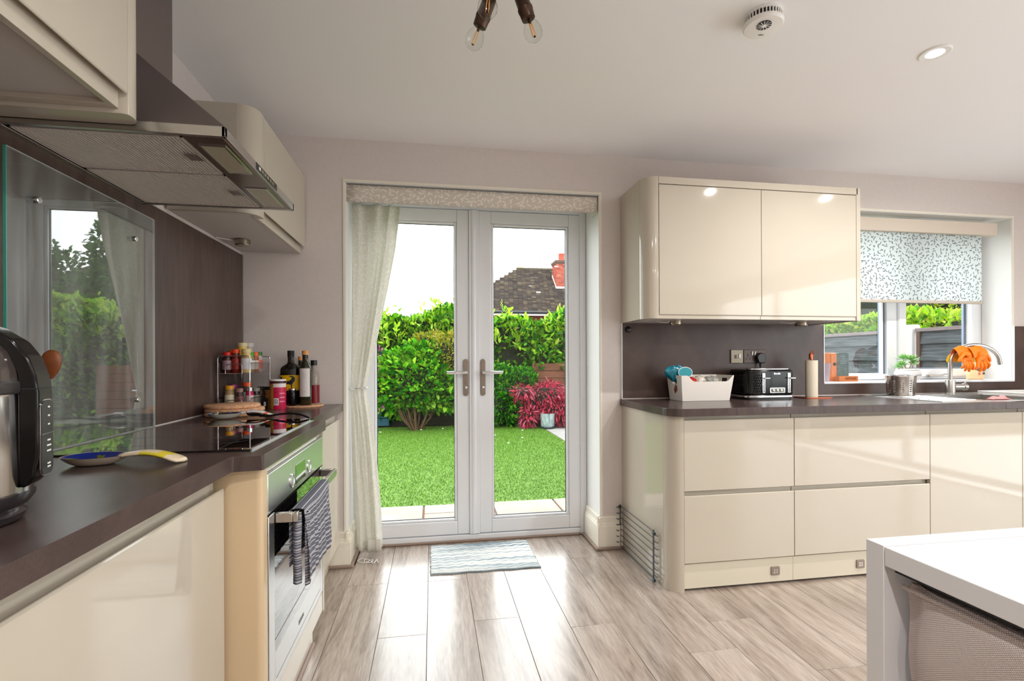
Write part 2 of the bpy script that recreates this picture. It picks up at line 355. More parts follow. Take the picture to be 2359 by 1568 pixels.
# white corner beads round the reveals
tr = MB(); e = 0.004
tr.box(DX0-0.012, DX0, YB-e, YB, 0.192, DZ+0.012).box(DX1, DX1+0.012, YB-e, YB, 0.192, DZ+0.012).box(DX0, DX1, YB-e, YB, DZ, DZ+0.012)
tr.box(WX1, WX1+0.012, YB-e, YB, WZ0, WZ1+0.012).box(2.47, WX1, YB-e, YB, WZ1, WZ1+0.012)
struct('trim_1', tr, M_trim, smooth=False)
rv = MB(); rv.box(DX0, DX0+0.004, YB, YO-0.05, 0.0, DZ).box(DX1-0.004, DX1, YB, YO-0.05, 0.0, DZ).box(DX0, DX1, YB, YO-0.05, DZ-0.004, DZ)
rv.box(WX0, WX0+0.004, YB, YO-0.11, WZ0, WZ1).box(WX1-0.004, WX1, YB, YO-0.11, WZ0, WZ1).box(WX0, WX1, YB, YO-0.11, WZ1-0.004, WZ1)
struct('trim_2', rv, mat('reveal_white', srgb(232,232,230), 0.5), smooth=False)

# ---------------- french doors ----------------
def ring(mb, x0, x1, z0, z1, t, y0, y1, tb=None):
    tb = t if tb is None else tb
    mb.box(x0, x0+t, y0, y1, z0, z1).box(x1-t, x1, y0, y1, z0, z1).box(x0+t, x1-t, y0, y1, z1-t, z1).box(x0+t, x1-t, y0, y1, z0, z0+tb); return mb
d1 = MB(); ring(d1, DX0+0.004, DX1-0.004, 0.0, DZ-0.004, 0.042, 3.06, 3.12, 0.04)
door = struct('door_1', d1, M_upvc, bevel=0.004)
MB().box(DX0+0.05, DX1-0.05, 3.045, 3.06, 0.0, 0.014).build('threshold_bead', MATS['bead_wood'], door, bevel=0.004)
def leaf(x0, x1, side):
    y0, y1 = 3.068, 3.118
    lf = ring(MB(), x0, x1, 0.045, 2.075, 0.076, y0, y1, 0.082).build('door_leaf', M_upvc, door, bevel=0.004)
    gx0, gx1, gz0, gz1 = x0+0.076, x1-0.076, 0.127, 1.999
    bd = MB(); t = 0.016
    for (a,b2,c,d) in ((gx0,gx0+t,gz0,gz1),(gx1-t,gx1,gz0,gz1),(gx0+t,gx1-t,gz1-t,gz1),(gx0+t,gx1-t,gz0,gz0+t)): bd.box(a,b2,y0+0.006,y1-0.01,c,d)
    bd.build('glazing_bead', M_upvc, lf, bevel=0.006, seg=3)
    gk = MB(); t2 = 0.003
    ring(gk, gx0+t, gx1-t, gz0+t, gz1-t, t2, y0+0.02, y0+0.03).build('gasket', M_seal, lf)
    MB().box(gx0+t, gx1-t, y0+0.022, y0+0.026, gz0+t, gz1-t).build('pane', M_pane, lf)
    # handle
    hx = x1-0.022 if side < 0 else x0+0.022
    h = MB().lathe([(0.0155,0),(0.0155,0.006),(0.013,0.009)], (0,0,0), 20)
    pl = MB(); pts = [(hx+0.0155*math.cos(a), 1.125+0.0155*math.sin(a)) for a in np.linspace(0, PI, 9)] + [(hx+0.0155*math.cos(a), 0.925+0.0155*math.sin(a)) for a in np.linspace(PI, 2*PI, 9)]
    pl.prism(pts, 'y', y0-0.009, y0)
    hd = pl.build('handle', mat('plate_nickel', srgb(142,132,120), 0.35, metal=0.9) if 'plate_nickel' not in MATS else MATS['plate_nickel'], lf, bevel=0.002)
    lv = MB().cyl((hx,y0-0.008,1.057), (hx,y0-0.05,1.057), 0.009, 14).tube([(hx+side*-0.004,y0-0.048,1.057),(hx+side*0.03,y0-0.052,1.057),(hx+side*0.075,y0-0.052,1.056),(hx+side*0.12,y0-0.050,1.057)], [0.0105,0.0105,0.0095,0.0085], 12)
    lv.build('lever', M_chrome, hd)
    MB().lathe([(0.0085,0),(0.0085,0.004),(0.006,0.005)], (hx,y0-0.009,0.962), 14, (0,-1,0)).build('lock_cylinder', M_chrome, hd)
leaf(-0.428, 0.229, -1); leaf(0.293, 0.952, 1)
MB().box(0.229, 0.293, 3.058, 3.118, 0.045, 2.075).prism([(0.240,3.058),(0.247,3.052),(0.256,3.050),(0.266,3.052),(0.273,3.058)], 'z', 0.045, 2.075).build('meeting_stile', M_upvc, door, bevel=0.002)
# ---------------- kitchen window ----------------
wn = MB(); ring(wn, WX0+0.004, WX1-0.004, WZ0+0.012, WZ1-0.004, 0.04, 3.0, 3.07)
wn.box(3.20, 3.285, 3.0, 3.07, WZ0+0.05, WZ1-0.04)
win = struct('window_1', wn, M_upvc, bevel=0.005, seg=3)
sash = ring(MB(), 3.285, 3.972, WZ0+0.03, WZ1-0.02, 0.062, 2.985, 3.05, 0.055).build('sash', M_upvc, win, bevel=0.006, seg=3)
ring(MB(), 3.30, 3.91+0.0, 1.047, WZ1-0.08, 0.02, 3.03, 3.045).build('sash_spacer', mat('spacer_bar', srgb(120,130,150), 0.3, metal=0.6), sash)
MB().box(3.347, 3.91, 3.02, 3.024, 1.05, WZ1-0.08).build('pane', M_pane, sash)
MB().box(3.175, 3.2, 3.02, 3.05, 1.02, WZ1-0.05).build('fixed_spacer', MATS['spacer_bar'], win)
ring(MB(), 2.55, 3.178, 1.018, WZ1-0.05, 0.012, 3.01, 3.03).build('glazing_bead', M_upvc, win)
MB().box(2.56, 3.176, 3.03, 3.034, 1.02, WZ1-0.05).build('pane', M_pane, win)
hh = MB().tube([(3.52,2.972,1.006),(3.545,2.962,1.010),(3.575,2.955,1.009),(3.61,2.955,1.012),(3.625,2.952,1.019),(3.66,2.95,1.020)], [0.006,0.009,0.008,0.008,0.006,0.005], 10).box(3.51,3.56,2.975,2.986,1.0,1.014)
hh.build('handle', M_satin, sash)
struct('trim_3', MB().box(WX0, WX1, YB-0.006, 3.0, WZ0, WZ0+0.010), M_upvc, bevel=0.003)   # tiled sill board
# ---------------- fitted kitchen ----------------
def jprof(z0, z1, flip=False, t=0.022):
    p = [(0,z0+.003),(.003,z0),(t,z0),(t,z1-.036),(.016,z1-.034),(.0095,z1-.026),(.0075,z1-.015),(.0065,z1-.003),(.0045,z1),(.002,z1-.0005),(0,z1-.004)]
    if flip: p = [(d, z0+z1-z) for d, z in p][::-1]
    return p
def jdoor(name, side, front, a0, a1, z0, z1, parent, flip=False, m=None, plain=False, t=0.022):
    """side 'L': faces +x at x=front; side 'R': faces -y at y=front"""
    pr = jprof(z0, z1, flip, t) if not plain else [(0,z0+.002),(.002,z0),(t,z0),(t,z1),(.002,z1),(0,z1-.002)]
    mb = MB()
    if side == 'L': mb.prism([(front-d, z) for d, z in pr], 'y', a0, a1)
    else: mb.prism([(front+d, z) for d, z in pr], 'x', a0, a1)
    return mb.build(name, m or M_cream, parent, bevel=0.0008, seg=1, sharp=20)
WT = 0.895; WB = 0.857
# --- left run ---
c = thing('base_cabinet', (-0.75, 0.8, 0), 'glossy cream base cabinet nearest the camera under the multicooker', 'cabinet')
MB().box(-0.995, -0.546, 0.10, 1.318, 0.13, WB-0.0005).box(-0.995,-0.60,0.10,1.318,0.0,0.13).build('carcass', M_cream_in, c)
jdoor('door', 'L', -0.515, 0.45, 1.318, 0.145, 0.815, c); jdoor('door', 'L', -0.515, 0.105, 0.446, 0.145, 0.815, c)
MB().box(-0.5455, -0.54, 0.10, 1.318, 0.70, WB).build('grip_rail', M_cream, c)
ov = thing('oven_housing', (-0.75, 1.7, 0), 'cream oven housing that stands proud of the left cabinets below the hob', 'cabinet')
pp = [(-0.995,1.32),(-0.995,1.372)] + [(-0.43,1.372)] + arc(-0.445,1.345,0.015,0.013,0,-90,4) + [(-0.53,1.332)]
MB().prism(pp, 'z', 0, WB).build('end_panel', mat('cream_shaded_post', srgb(206,182,148), 0.3, coat=0.3), ov, bevel=0.001)  # warm shade on this cream panel is put into its colour
MB().box(-0.995, -0.43, 2.026, 2.044, 0.142, WB).build('end_panel', M_cream, ov, bevel=0.001)
MB().box(-0.995,-0.455,1.372,2.026,0.13,0.15).build('shelf', M_cream_in, ov)
MB().box(-0.46, -0.442, 1.375, 2.024, 0.832, WB).build('top_rail', M_cream, ov)
MB().box(-0.452, -0.432, 1.375, 2.024, 0.148, 0.222).build('filler_panel', M_cream, ov, bevel=0.002)
MB().box(-0.49, -0.475, 1.372, 2.044, 0.0, 0.142).build('plinth', M_cream, ov); MB().box(-0.475, -0.465, 1.372, 2.044, 0.0, 0.014).build('plinth_bead', MATS['bead_wood'], ov, bevel=0.003)
# oven
oven = thing('oven', (-0.7, 1.7, 0.23), 'built-in steel oven with dark glass door and a towel on its bar handle', 'oven')
M_ovsteel = mat('oven_steel', srgb(222,224,224), 0.3, metal=1.0)
M_ovglass = mat('oven_glass', srgb(14,12,13), 0.03, coat=1.0, coat_r=0.01, spec=0.9)
MB().box(-0.95, -0.45, 1.40, 2.0, 0.24, 0.825).build('oven_body', M_black, oven)
MB().box(-0.45, -0.43, 1.377, 2.022, 0.724, 0.831).build('control_panel', M_ovsteel, oven, bevel=0.002)
cp = oven.children[-1]
MB().box(-0.4302, -0.4290, 1.64, 1.757, 0.740, 0.799).build('display', mat('display_grass_reflection', srgb(70,96,62), 0.08, coat=1.0), cp)  # green of the reflected grass is put into the display colour
for yy in (1.596, 1.806): MB().lathe([(0.021,0),(0.021,0.003),(0.0195,0.004),(0.0185,0.0025),(0.0,0.0025)], (-0.430, yy, 0.762), 28, (1,0,0)).build('knob', M_ovsteel, cp)
for kk in range(5): MB().box(-0.4302,-0.4296,1.655+kk*0.019,1.663+kk*0.019,0.774,0.786).build('indicator', M_white, cp)
dr = MB()
dr.box(-0.45,-0.43,1.382,1.430,0.228,0.716).box(-0.45,-0.43,1.985,2.018,0.228,0.716).box(-0.45,-0.43,1.430,1.985,0.228,0.33).build('door', M_ovsteel, oven, bevel=0.0015)
dr = oven.children[-1]
MB().box(-0.452, -0.4305, 1.429, 1.986, 0.329, 0.716).build('window', M_ovglass, dr)
MB().box(-0.451,-0.4298,1.44,1.975,0.252,0.254).build('vent_line', M_seal, dr)
text('logo', 'BOSCH', mat('logo_grey', srgb(120,120,122), 0.4), dr, (-0.4295, 1.70, 0.282), (PI/2, 0, PI/2), 0.018)
h = MB(); h.box(-0.384,-0.370,1.432,1.992,0.684,0.712).box(-0.43,-0.384,1.432,1.444,0.684,0.712).box(-0.43,-0.384,1.980,1.992,0.684,0.712)
h.build('handle', M_satin, oven, bevel=0.003)
# far left cabinet
c = thing('base_cabinet', (-0.75, 2.4, 0), 'narrow white-looking base cabinet between the oven and the curtain', 'cabinet')
MB().box(-0.995, -0.531, 2.046, 2.775, 0.13, WB-0.0005).box(-0.995,-0.56,2.046,2.775,0,0.13).build('carcass', M_cream_in, c)
jdoor('door', 'L', -0.50, 2.048, 2.772, 0.142, 0.815, c)
MB().box(-0.5305, -0.525, 2.046, 2.775, 0.70, WB).build('grip_rail', M_cream, c)
# left worktop
poly = [(-0.998,-0.6),(-0.49,-0.6),(-0.49,1.292),(-0.486,1.300),(-0.424,1.310)] + arc(-0.428,1.318,0.008,0.008,-60,0,3) + [(-0.42,2.036),(-0.424,2.044),(-0.480,2.052),(-0.487,2.060),(-0.487,2.80),(-0.998,2.80)]
o = MB().prism(poly, 'z', WB, WT).build('worktop', M_wtop, None, bevel=0.003, seg=2, origin=(-0.75,1.2,WB))
tag(o, 'dark brown worktop of the left run that steps out at the hob', 'worktop')
o = MB().box(-1.008, -1.0, -0.6, 2.802, WT, 1.70).build('splashback', M_splash, None, bevel=0.0008, seg=1, origin=(-1.0,1.0,WT))
tag(o, 'dark brown laminate splashback covering the left wall behind the hob', 'splashback')
MB().box(-1.006,-0.995,2.795,2.803,WT,1.70).build('edge_trim', M_satin, o)
MB().box(-1.0,-0.996,-0.6,2.80,WT,WT+0.004).build('sealant_strip', mat('sealant', srgb(214,206,200), 0.35) if 'sealant' not in MATS else MATS['sealant'], o)
# glass hob splashback
gp = thing('glass_splash_panel', (-0.985, 1.6, WT), 'clear glass panel on standoffs fixed behind the hob', 'panel')
MB().box(-0.986, -0.980, 1.314, 1.928, WT+0.004, 1.638).build('glass', M_splashglass, gp)
M_gedge = mat('glass_edge', srgb(204,214,212), 0.1, spec=0.8)
MB().box(-0.9862,-0.9798,1.3125,1.3142,WT+0.004,1.6385).build('polished_edge', mat('glass_edge_green', srgb(70,160,140), 0.15), gp)
MB().box(-0.9862,-0.9798,1.9278,1.929,WT+0.004,1.6385).build('polished_edge', M_gedge, gp); MB().box(-0.9862,-0.9798,1.314,1.928,1.6375,1.6387).build('polished_edge', M_gedge, gp)
for (yy, zz) in ((1.405,1.539),(1.813,1.542),(1.822,1.004),(1.405,1.004)):
    s_ = MB().lathe([(0.0085,0),(0.0085,0.0),(0.0085,0.018)], (-1.0,yy,zz), 16, (1,0,0)).build('standoff', M_black, gp)
    MB().lathe([(0.0085,0),(0.0088,0.001),(0.0088,0.006),(0.007,0.0075),(0,0.0075)], (-0.981,yy,zz), 16, (1,0,0)).build('cap', M_chrome, s_)
# hob
hb = thing('hob', (-0.7, 1.72, WT), 'black glass ceramic hob with a steel front edge strip', 'hob')
MB().box(-0.962, -0.474, 1.378, 2.072, WT, WT+0.005).build('glass_top', mat('hob_glass', srgb(8,7,8), 0.02, coat=1.0, coat_r=0.005, spec=0.8), hb, bevel=0.001)
MB().box(-0.474, -0.470, 1.378, 2.072, WT, WT+0.006).build('edge_strip', M_chrome, hb)
for (xx, yy, rr) in ((-0.83,1.56,0.09),(-0.60,1.56,0.07),(-0.83,1.90,0.07),(-0.60,1.90,0.09)):
    MB().lathe([(rr-0.0015,0),(rr-0.0015,0.0002),(rr,0.0002),(rr,0)], (xx,yy,WT+0.005), 40, cap=False).build('cooking_zone', mat('zone_print', srgb(60,58,60), 0.2) if 'zone_print' not in MATS else MATS['zone_print'], hb)
# --- hood ---
hood = thing('cooker_hood', (-0.75, 1.6, 1.683), 'steel chimney cooker hood with mesh filters over the hob', 'cooker hood')
M_hoodu = mat('hood_underside', srgb(150,146,138), 0.22, metal=1.0)
HB, HT = 1.683, 1.707
rim = MB(); y0, y1 = 1.295, 1.898
rim.box(-1.0,-0.5,y0,y0+0.012,HB,HT).box(-1.0,-0.5,y1-0.012,y1,HB,HT).box(-0.508,-0.5,y0,y1,HB,HT).box(-1.0,-0.985,y0,y1,HB,HT)
rim.build('rim', M_stainless, hood, bevel=0.0008, seg=1)
v = [(-1.0,y0,HT),(-0.5,y0,HT),(-0.5,y1,HT),(-1.0,y1,HT),(-1.0,1.47,1.995),(-0.82,1.47,1.995),(-0.82,1.723,1.995),(-1.0,1.723,1.995)]
MB().add(v, [(0,1,2,3)[::-1],(0,1,5,4),(1,2,6,5),(2,3,7,6),(3,0,4,7),(4,5,6,7)]).build('canopy', M_steel_dark, hood, bevel=0.002)
MB().box(-1.0,-0.82,1.47,1.723,1.99,ZC).build('chimney', M_steel_dark, hood, bevel=0.0015)
MB().box(-0.605,-0.5095,y0+0.013,y1-0.013,HB+0.001,HB+0.008).build('light_panel', M_hoodu, hood, bevel=0.001)
lp = hood.children[-1]
MB().box(-0.985,-0.605,y0+0.013,y1-0.013,HB+0.012,HB+0.016).build('back_plate', M_seal, hood)
M_lens = mat('lamp_lens', srgb(176,170,150), 0.25, spec=0.7)
for ya, yb in ((1.355,1.545),(1.668,1.855)):
    q = ring(MB(), -0.586, -0.522, 0, 1, 0.004, 0, 1); 
    fr = MB()
    fr.box(-0.586,-0.582,ya,yb,HB-0.0015,HB+0.003).box(-0.526,-0.522,ya,yb,HB-0.0015,HB+0.003).box(-0.582,-0.526,ya,ya+0.004,HB-0.0015,HB+0.003).box(-0.582,-0.526,yb-0.004,yb,HB-0.0015,HB+0.003)
    f_ = fr.build('lamp_frame', M_chrome, lp)
    MB().box(-0.582,-0.526,ya+0.004,yb-0.004,HB-0.0005,HB+0.001).build('lens', M_lens, f_)
for ya, yb in ((1.318,1.565),(1.575,1.878)):
    ft = MB().box(-0.975,-0.61,ya,yb,HB+0.006,HB+0.012)
    ft = ft.build('filter', M_seal, hood)
    ribs = MB(); x = -0.972
    while x < -0.613:
        ribs.prism([(x,HB+0.0062),(x+0.001,HB+0.002),(x+0.0036,HB+0.002),(x+0.0046,HB+0.0062)], 'y', ya+0.004, yb-0.004); x += 0.0086
    tag(ribs.build('mesh_ribs', mat('filter_alu', srgb(230,220,214), 0.5, metal=0.55) if 'filter_alu' not in MATS else MATS['filter_alu'], ft, smooth=False), kind='stuff')
    fr = MB().box(-0.979,-0.975,ya,yb,HB+0.001,HB+0.010).box(-0.612,-0.608,ya,yb,HB+0.001,HB+0.010).box(-0.979,-0.608,ya,ya+0.004,HB+0.001,HB+0.010).box(-0.979,-0.608,yb-0.004,yb,HB+0.001,HB+0.010)
    fr.build('filter_frame', MATS['filter_alu'], ft)
    ym = (ya+yb)/2
    l_ = MB().box(-0.650,-0.614,ym-0.022,ym+0.022,HB-0.001,HB+0.006).build('latch', M_stainless, ft, bevel=0.001)
MB().box(-0.5,-0.4988,1.509,1.696,1.6865,1.7065).build('control_strip', M_blackgloss, hood)
cs = hood.children[-1]
for kk in range(6): MB().box(-0.4989,-0.4978,1.53+kk*0.024,1.542+kk*0.024,1.692,1.701).build('button', M_satin if kk else M_white, hood)
# --- near upper cabinet ---
UZ0, UZ1 = 1.705, 2.139
c = thing('wall_cabinet', (-0.85, 1.0, UZ0), 'cream wall cabinet cut off by the upper left corner of the photo', 'cabinet')
MB().box(-1.0,-0.705,0.45,1.235,UZ0+0.012,UZ1).build('carcass', M_under, c)
MB().box(-1.0,-0.97,0.45,1.235,UZ0,UZ0+0.012).build('grip_rail', M_cream, c, bevel=0.001); MB().box(-0.97,-0.715,1.214,1.235,UZ0,UZ0+0.012).build('grip_rail', M_cream, c, bevel=0.001); MB().box(-0.715,-0.70,0.45,1.235,UZ0,1.76).build('grip_rail', M_cream, c, bevel=0.001)
pp = [(-1.0,1.236),(-0.695,1.236)] + arc(-0.712,1.256,0.032,0.037,-25,90,8) + [(-1.0,1.293)]
MB().prism(pp, 'z', UZ0-0.01, UZ1).build('end_panel', M_cream, c, bevel=0.001)
jdoor('door', 'L', -0.68, 0.46, 1.233, 1.738, UZ1-0.002, c, flip=True)
# --- far upper cabinet ---
c = thing('wall_cabinet', (-0.85, 2.4, UZ0), 'cream wall cabinet with a curved front corner beyond the cooker hood', 'cabinet')
FB = 1.715
MB().box(-1.0,-0.705,2.08,2.802,FB+0.003,UZ1-0.002).build('carcass', M_under, c)
pp = [(-1.0,2.052),(-0.752,2.052)] + arc(-0.752,2.122,0.072,0.07,-90,-5,8) + [(-0.68,2.143),(-0.70,2.143)] + arc(-0.752,2.122,0.052,0.052,0,-90,6) + [(-1.0,2.070)]
MB().prism(pp, 'z', FB, UZ1).build('end_panel', M_cream, c, bevel=0.0008, seg=1)
jdoor('door', 'L', -0.68, 2.146, 2.798, 1.748, UZ1-0.002, c, flip=True)
MB().box(-0.715,-0.703,2.10,2.80,FB,1.79).build('grip_rail', M_cream, c)
def puck(x, y, z, label, name='cabinet_light', cable=True, dx=-1):
    t = thing(name, (x,y,z), label, 'light')
    MB().lathe([(0.034,0),(0.034,-0.022),(0.031,-0.026),(0.027,-0.026),(0.027,-0.023),(0,-0.023)], (x,y,z), 28).build('housing', mat('puck_nickel', srgb(168,156,140), 0.25, metal=1.0) if 'puck_nickel' not in MATS else MATS['puck_nickel'], t)
    MB().lathe([(0.026,0),(0.026,0.001),(0,0.001)], (x,y,z-0.026), 24).build('lens', M_lens, t)
    return t
t = puck(-0.90, 2.53, FB, 'round nickel puck light under the far left wall cabinet')
MB().tube([(-0.93,2.53,FB-0.004),(-0.96,2.50,FB-0.004),(-0.995,2.47,FB-0.004)], 0.002, 6).build('cable', M_white, t)

# --- right base run ---
def post(z0, z1, x0, yf, yb, xr, m, parent, rad=0.072, t=0.018):
    """flat end panel plus a rounded corner post, seen from the left"""
    MB().box(x0, x0+t, yf+rad+0.0015, yb, z0, z1).build('end_panel', m, parent, bevel=0.0006, seg=1)
    outer = arc(x0+rad, yf+rad, rad, rad, 180, 270, 10) + [(xr, yf)]
    inner = [(xr, yf+t)] + arc(x0+rad, yf+rad, rad-t, rad-t, 270, 180, 10)
    return MB().prism(outer+inner, 'z', z0, z1).build('corner_post', m, parent, bevel=0.0006, seg=1)
FR = 2.2
X0 = 1.131
c = thing('base_cabinet', (1.5, 2.5, 0), 'cream two-drawer base unit with a rounded corner beside the french doors', 'cabinet')
post(0, WB, X0, FR, 2.808, 1.2, M_cream, c)
MB().box(1.2,1.8,FR+0.03,2.80,0.14,WB).build('carcass', M_cream_in, c)
jdoor('drawer', 'R', FR, 1.204, 1.7995, 0.489, 0.836, c); jdoor('drawer', 'R', FR, 1.204, 1.7995, 0.138, 0.468, c)
MB().box(1.204,1.7985,FR+0.024,FR+0.03,0.44,0.50).build('grip_rail', M_cream, c); MB().box(1.204,1.7985,FR+0.024,FR+0.03,0.80,WB).build('grip_rail', M_cream, c)
MB().box(1.204,1.800,FR+0.012,FR+0.028,0.012,0.132).build('plinth', M_cream_in, c, bevel=0.001)
c = thing('base_cabinet', (2.2, 2.5, 0), 'wider cream two-drawer base unit below the toaster and paper roll', 'cabinet')
MB().box(1.802,2.608,FR+0.03,2.80,0.14,WB).build('carcass', M_cream_in, c)
jdoor('drawer', 'R', FR, 1.8035, 2.607, 0.489, 0.836, c); jdoor('drawer', 'R', FR, 1.8035, 2.607, 0.138, 0.468, c)
MB().box(1.8035,2.607,FR+0.024,FR+0.03,0.44,0.50).build('grip_rail', M_cream, c); MB().box(1.8035,2.607,FR+0.024,FR+0.03,0.80,WB).build('grip_rail', M_cream, c)
MB().box(1.801,2.608,FR+0.012,FR+0.028,0.012,0.132).build('plinth', M_cream_in, c, bevel=0.001)
c = thing('base_cabinet', (2.9, 2.5, 0), 'cream single-door base unit under the sink, right of the wide drawers', 'cabinet')
MB().box(2.61,3.21,FR+0.03,2.80,0.14,0.70).box(2.61,2.64,FR+0.03,2.80,0.70,WB).box(3.19,3.21,FR+0.03,2.80,0.70,WB).build('carcass', M_cream_in, c)
jdoor('door', 'R', FR, 2.611, 3.2075, 0.138, 0.836, c)
MB().box(2.611,3.2075,FR+0.024,FR+0.03,0.80,WB).build('grip_rail', M_cream, c)
MB().box(2.609,3.208,FR+0.012,FR+0.028,0.012,0.132).build('plinth', M_cream_in, c, bevel=0.001)
c = thing('base_cabinet', (3.6, 2.5, 0), 'cream base unit at the right edge of the photo past the sink door', 'cabinet')
MB().box(3.212,4.2,FR+0.03,2.80,0.14,0.70).box(3.212,3.23,FR+0.03,2.80,0.70,WB).box(4.18,4.2,FR+0.03,2.80,0.70,WB).build('carcass', M_cream_in, c)
jdoor('door', 'R', FR, 3.2115, 3.80, 0.138, 0.836, c); jdoor('door', 'R', FR, 3.804, 4.2, 0.138, 0.836, c)
MB().box(3.2115,4.2,FR+0.024,FR+0.03,0.80,WB).build('grip_rail', M_cream, c)
MB().box(3.209,4.2,FR+0.012,FR+0.028,0.012,0.132).build('plinth', M_cream_in, c, bevel=0.001)
for (xa, lab) in ((1.676,'square grey plinth outlet under the narrower drawers'),(2.167,'square grey plinth outlet nearest the white table')):
    t = thing('plinth_outlet', (xa+0.024, FR+0.012, 0.068), lab, 'outlet')
    MB().prism([(xa+p[0]*0.047, 0.046+p[1]*0.043) for p in ((0.06,0),(0.94,0),(1,0.08),(1,0.92),(0.94,1),(0.06,1),(0,0.92),(0,0.08))], 'y', FR+0.006, FR+0.0125).build('faceplate', mat('outlet_grey', srgb(140,124,112), 0.35, metal=0.3) if 'outlet_grey' not in MATS else MATS['outlet_grey'], t, bevel=0.001)
    for i in (0,1):
        for j in (0,1): MB().box(xa+0.012+i*0.013, xa+0.021+i*0.013, FR+0.005, FR+0.0065, 0.057+j*0.012, 0.065+j*0.012).build('contact', M_satin, t)
# right worktop
R = 0.075; xl, yf = 1.118, 2.172
SX0, SX1, SY0, SY1 = 3.06, 3.56, 2.27, 2.66   # sink cut-out
poly = [(xl,2.802),(xl,yf+R)] + arc(xl+R, yf+R, R, R, 180, 270, 10) + [(SX0,yf),(SX0,2.802)]
wt = MB().prism(poly, 'z', WB, WT); wt.box(SX0,SX1,yf,SY0,WB,WT).box(SX0,SX1,SY1,2.802,WB,WT).box(SX1,4.25,yf,2.802,WB,WT)
o = wt.build('worktop', M_wtop, None, origin=(2.5,2.5,WB), bevel=0.0015, seg=1)
tag(o, 'dark brown worktop with rounded left corner running under the kitchen window', 'worktop')
sp = MB().box(1.133,2.51,2.800,2.809,WT,1.353).box(2.51,4.015,2.800,2.809,WT,0.972).box(4.015,4.70,2.800,2.809,WT,1.355)
o = sp.build('splashback', M_splash, None, origin=(2.5,2.8,WT), smooth=False)
tag(o, 'dark brown laminate splashback behind the toaster and below the kitchen window', 'splashback')
MB().box(1.128,1.133,2.797,2.809,WT,1.353).build('edge_trim', M_upvc, o); MB().box(2.508,2.514,2.797,2.809,0.972,1.353).build('edge_trim', M_upvc, o); MB().box(4.012,4.018,2.797,2.809,0.972,1.36).build('edge_trim', M_upvc, o); MB().box(2.51,4.015,2.797,2.809,0.970,0.976).build('edge_trim', M_upvc, o)
MB().box(1.133,4.70,2.796,2.800,WT,WT+0.004).build('sealant_strip', mat('sealant', srgb(214,206,200), 0.35) if 'sealant' not in MATS else MATS['sealant'], o)
# --- right wall cabinet ---
c = thing('wall_cabinet', (1.8, 2.6, 1.353), 'cream double-door wall cabinet with a curved left end beside the window', 'cabinet')
RZ0, RZ1 = 1.353, 2.119; RF = 2.463; RX = 1.127
post(RZ0, RZ1, RX, RF, 2.808, 1.205, M_cream, c)
MB().box(1.20,2.43,RF+0.03,2.80,RZ0+0.003,RZ1-0.003).build('carcass', M_under, c)
MB().box(1.207,2.434,RF,RF+0.02,2.081,RZ1).build('top_rail', M_cream, c, bevel=0.001)
jdoor('door', 'R', RF, 1.2085, 1.8155, 1.374, 2.078, c, flip=True); jdoor('door', 'R', RF, 1.8185, 2.4225, 1.374, 2.078, c, flip=True)
MB().box(1.207,1.812,RF+0.006,RF+0.03,RZ0,1.39).build('pelmet', M_cream, c, bevel=0.001); MB().box(1.814,2.424,RF+0.006,RF+0.03,RZ0,1.39).build('pelmet', M_cream, c, bevel=0.001)
MB().box(2.4255,2.452,RF,2.80,RZ0-0.002,RZ1).build('end_panel', M_cream, c, bevel=0.0015)
t = puck(1.385, 2.62, RZ0+0.003, 'round nickel puck light above the white storage box')
MB().tube([(1.35,2.62,1.352),(1.325,2.615,1.344),(1.305,2.63,1.346),(1.29,2.66,1.354)], 0.0025, 6).build('cable', M_white, t)
t = puck(2.195, 2.62, RZ0+0.003, 'round nickel puck light above the toaster and paper roll')
MB().tube([(2.16,2.62,1.352),(2.12,2.62,1.347),(2.08,2.65,1.354)], 0.0025, 6).build('cable', M_white, t)
o = MB().lathe([(0.019,0),(0.019,0.008),(0.014,0.014),(0,0.016)], (1.170,2.800,1.315), 20, (0,-1,0)).build('cable_grommet', M_black, None, origin=(1.17,2.8,1.315))
tag(o, 'small round black cable cover at the top left of the splashback', 'cover')
# --- sink ---
sk = thing('sink', (3.2, 2.45, WT), 'inset steel sink with drainer grooves below the kitchen window', 'sink')
b = MB(); zt = WT+0.003
b.box(2.73,SX0+0.012,2.235,2.69,WT-0.001,zt).box(SX1-0.012,3.60,2.235,2.765,WT-0.001,zt).box(SX0+0.012,SX1-0.012,2.235,SY0+0.012,WT-0.001,zt).box(2.73,SX1-0.012,SY1-0.012,2.765,WT-0.001,zt)
b.build('rim', M_stainless, sk, bevel=0.0015)
b = MB(); zb = 0.745
b.box(SX0+0.006,SX0+0.012,SY0+0.006,SY1-0.006,zb,zt-0.001).box(SX1-0.012,SX1-0.006,SY0+0.006,SY1-0.006,zb,zt-0.001).box(SX0+0.012,SX1-0.012,SY0+0.006,SY0+0.012,zb,zt-0.001).box(SX0+0.012,SX1-0.012,SY1-0.012,SY1-0.006,zb,zt-0.001).box(SX0+0.006,SX1-0.006,SY0+0.006,SY1-0.006,zb-0.005,zb)
b.build('bowl', M_stainless, sk)
MB().lathe([(0.04,0),(0.04,0.003),(0.03,0.004),(0.0,0.002)], (3.31,2.46,zb), 24).build('waste', M_chrome, sk)
for i in range(7): MB().cyl((2.78,2.30+i*0.053,zt),(3.03,2.30+i*0.053,zt), 0.0035, 8).build('drainer_rib', M_chrome, sk)
tp = thing('mixer_tap', (3.36, 2.70, WT), 'brushed steel swan-neck mixer tap with orange rubber gloves over its spout', 'tap')
MB().lathe([(0.028,0),(0.028,0.004),(0.0265,0.006),(0.0265,0.09),(0.0255,0.093),(0.014,0.094)], (3.36,2.70,zt), 28).build('body', M_stainless, tp)
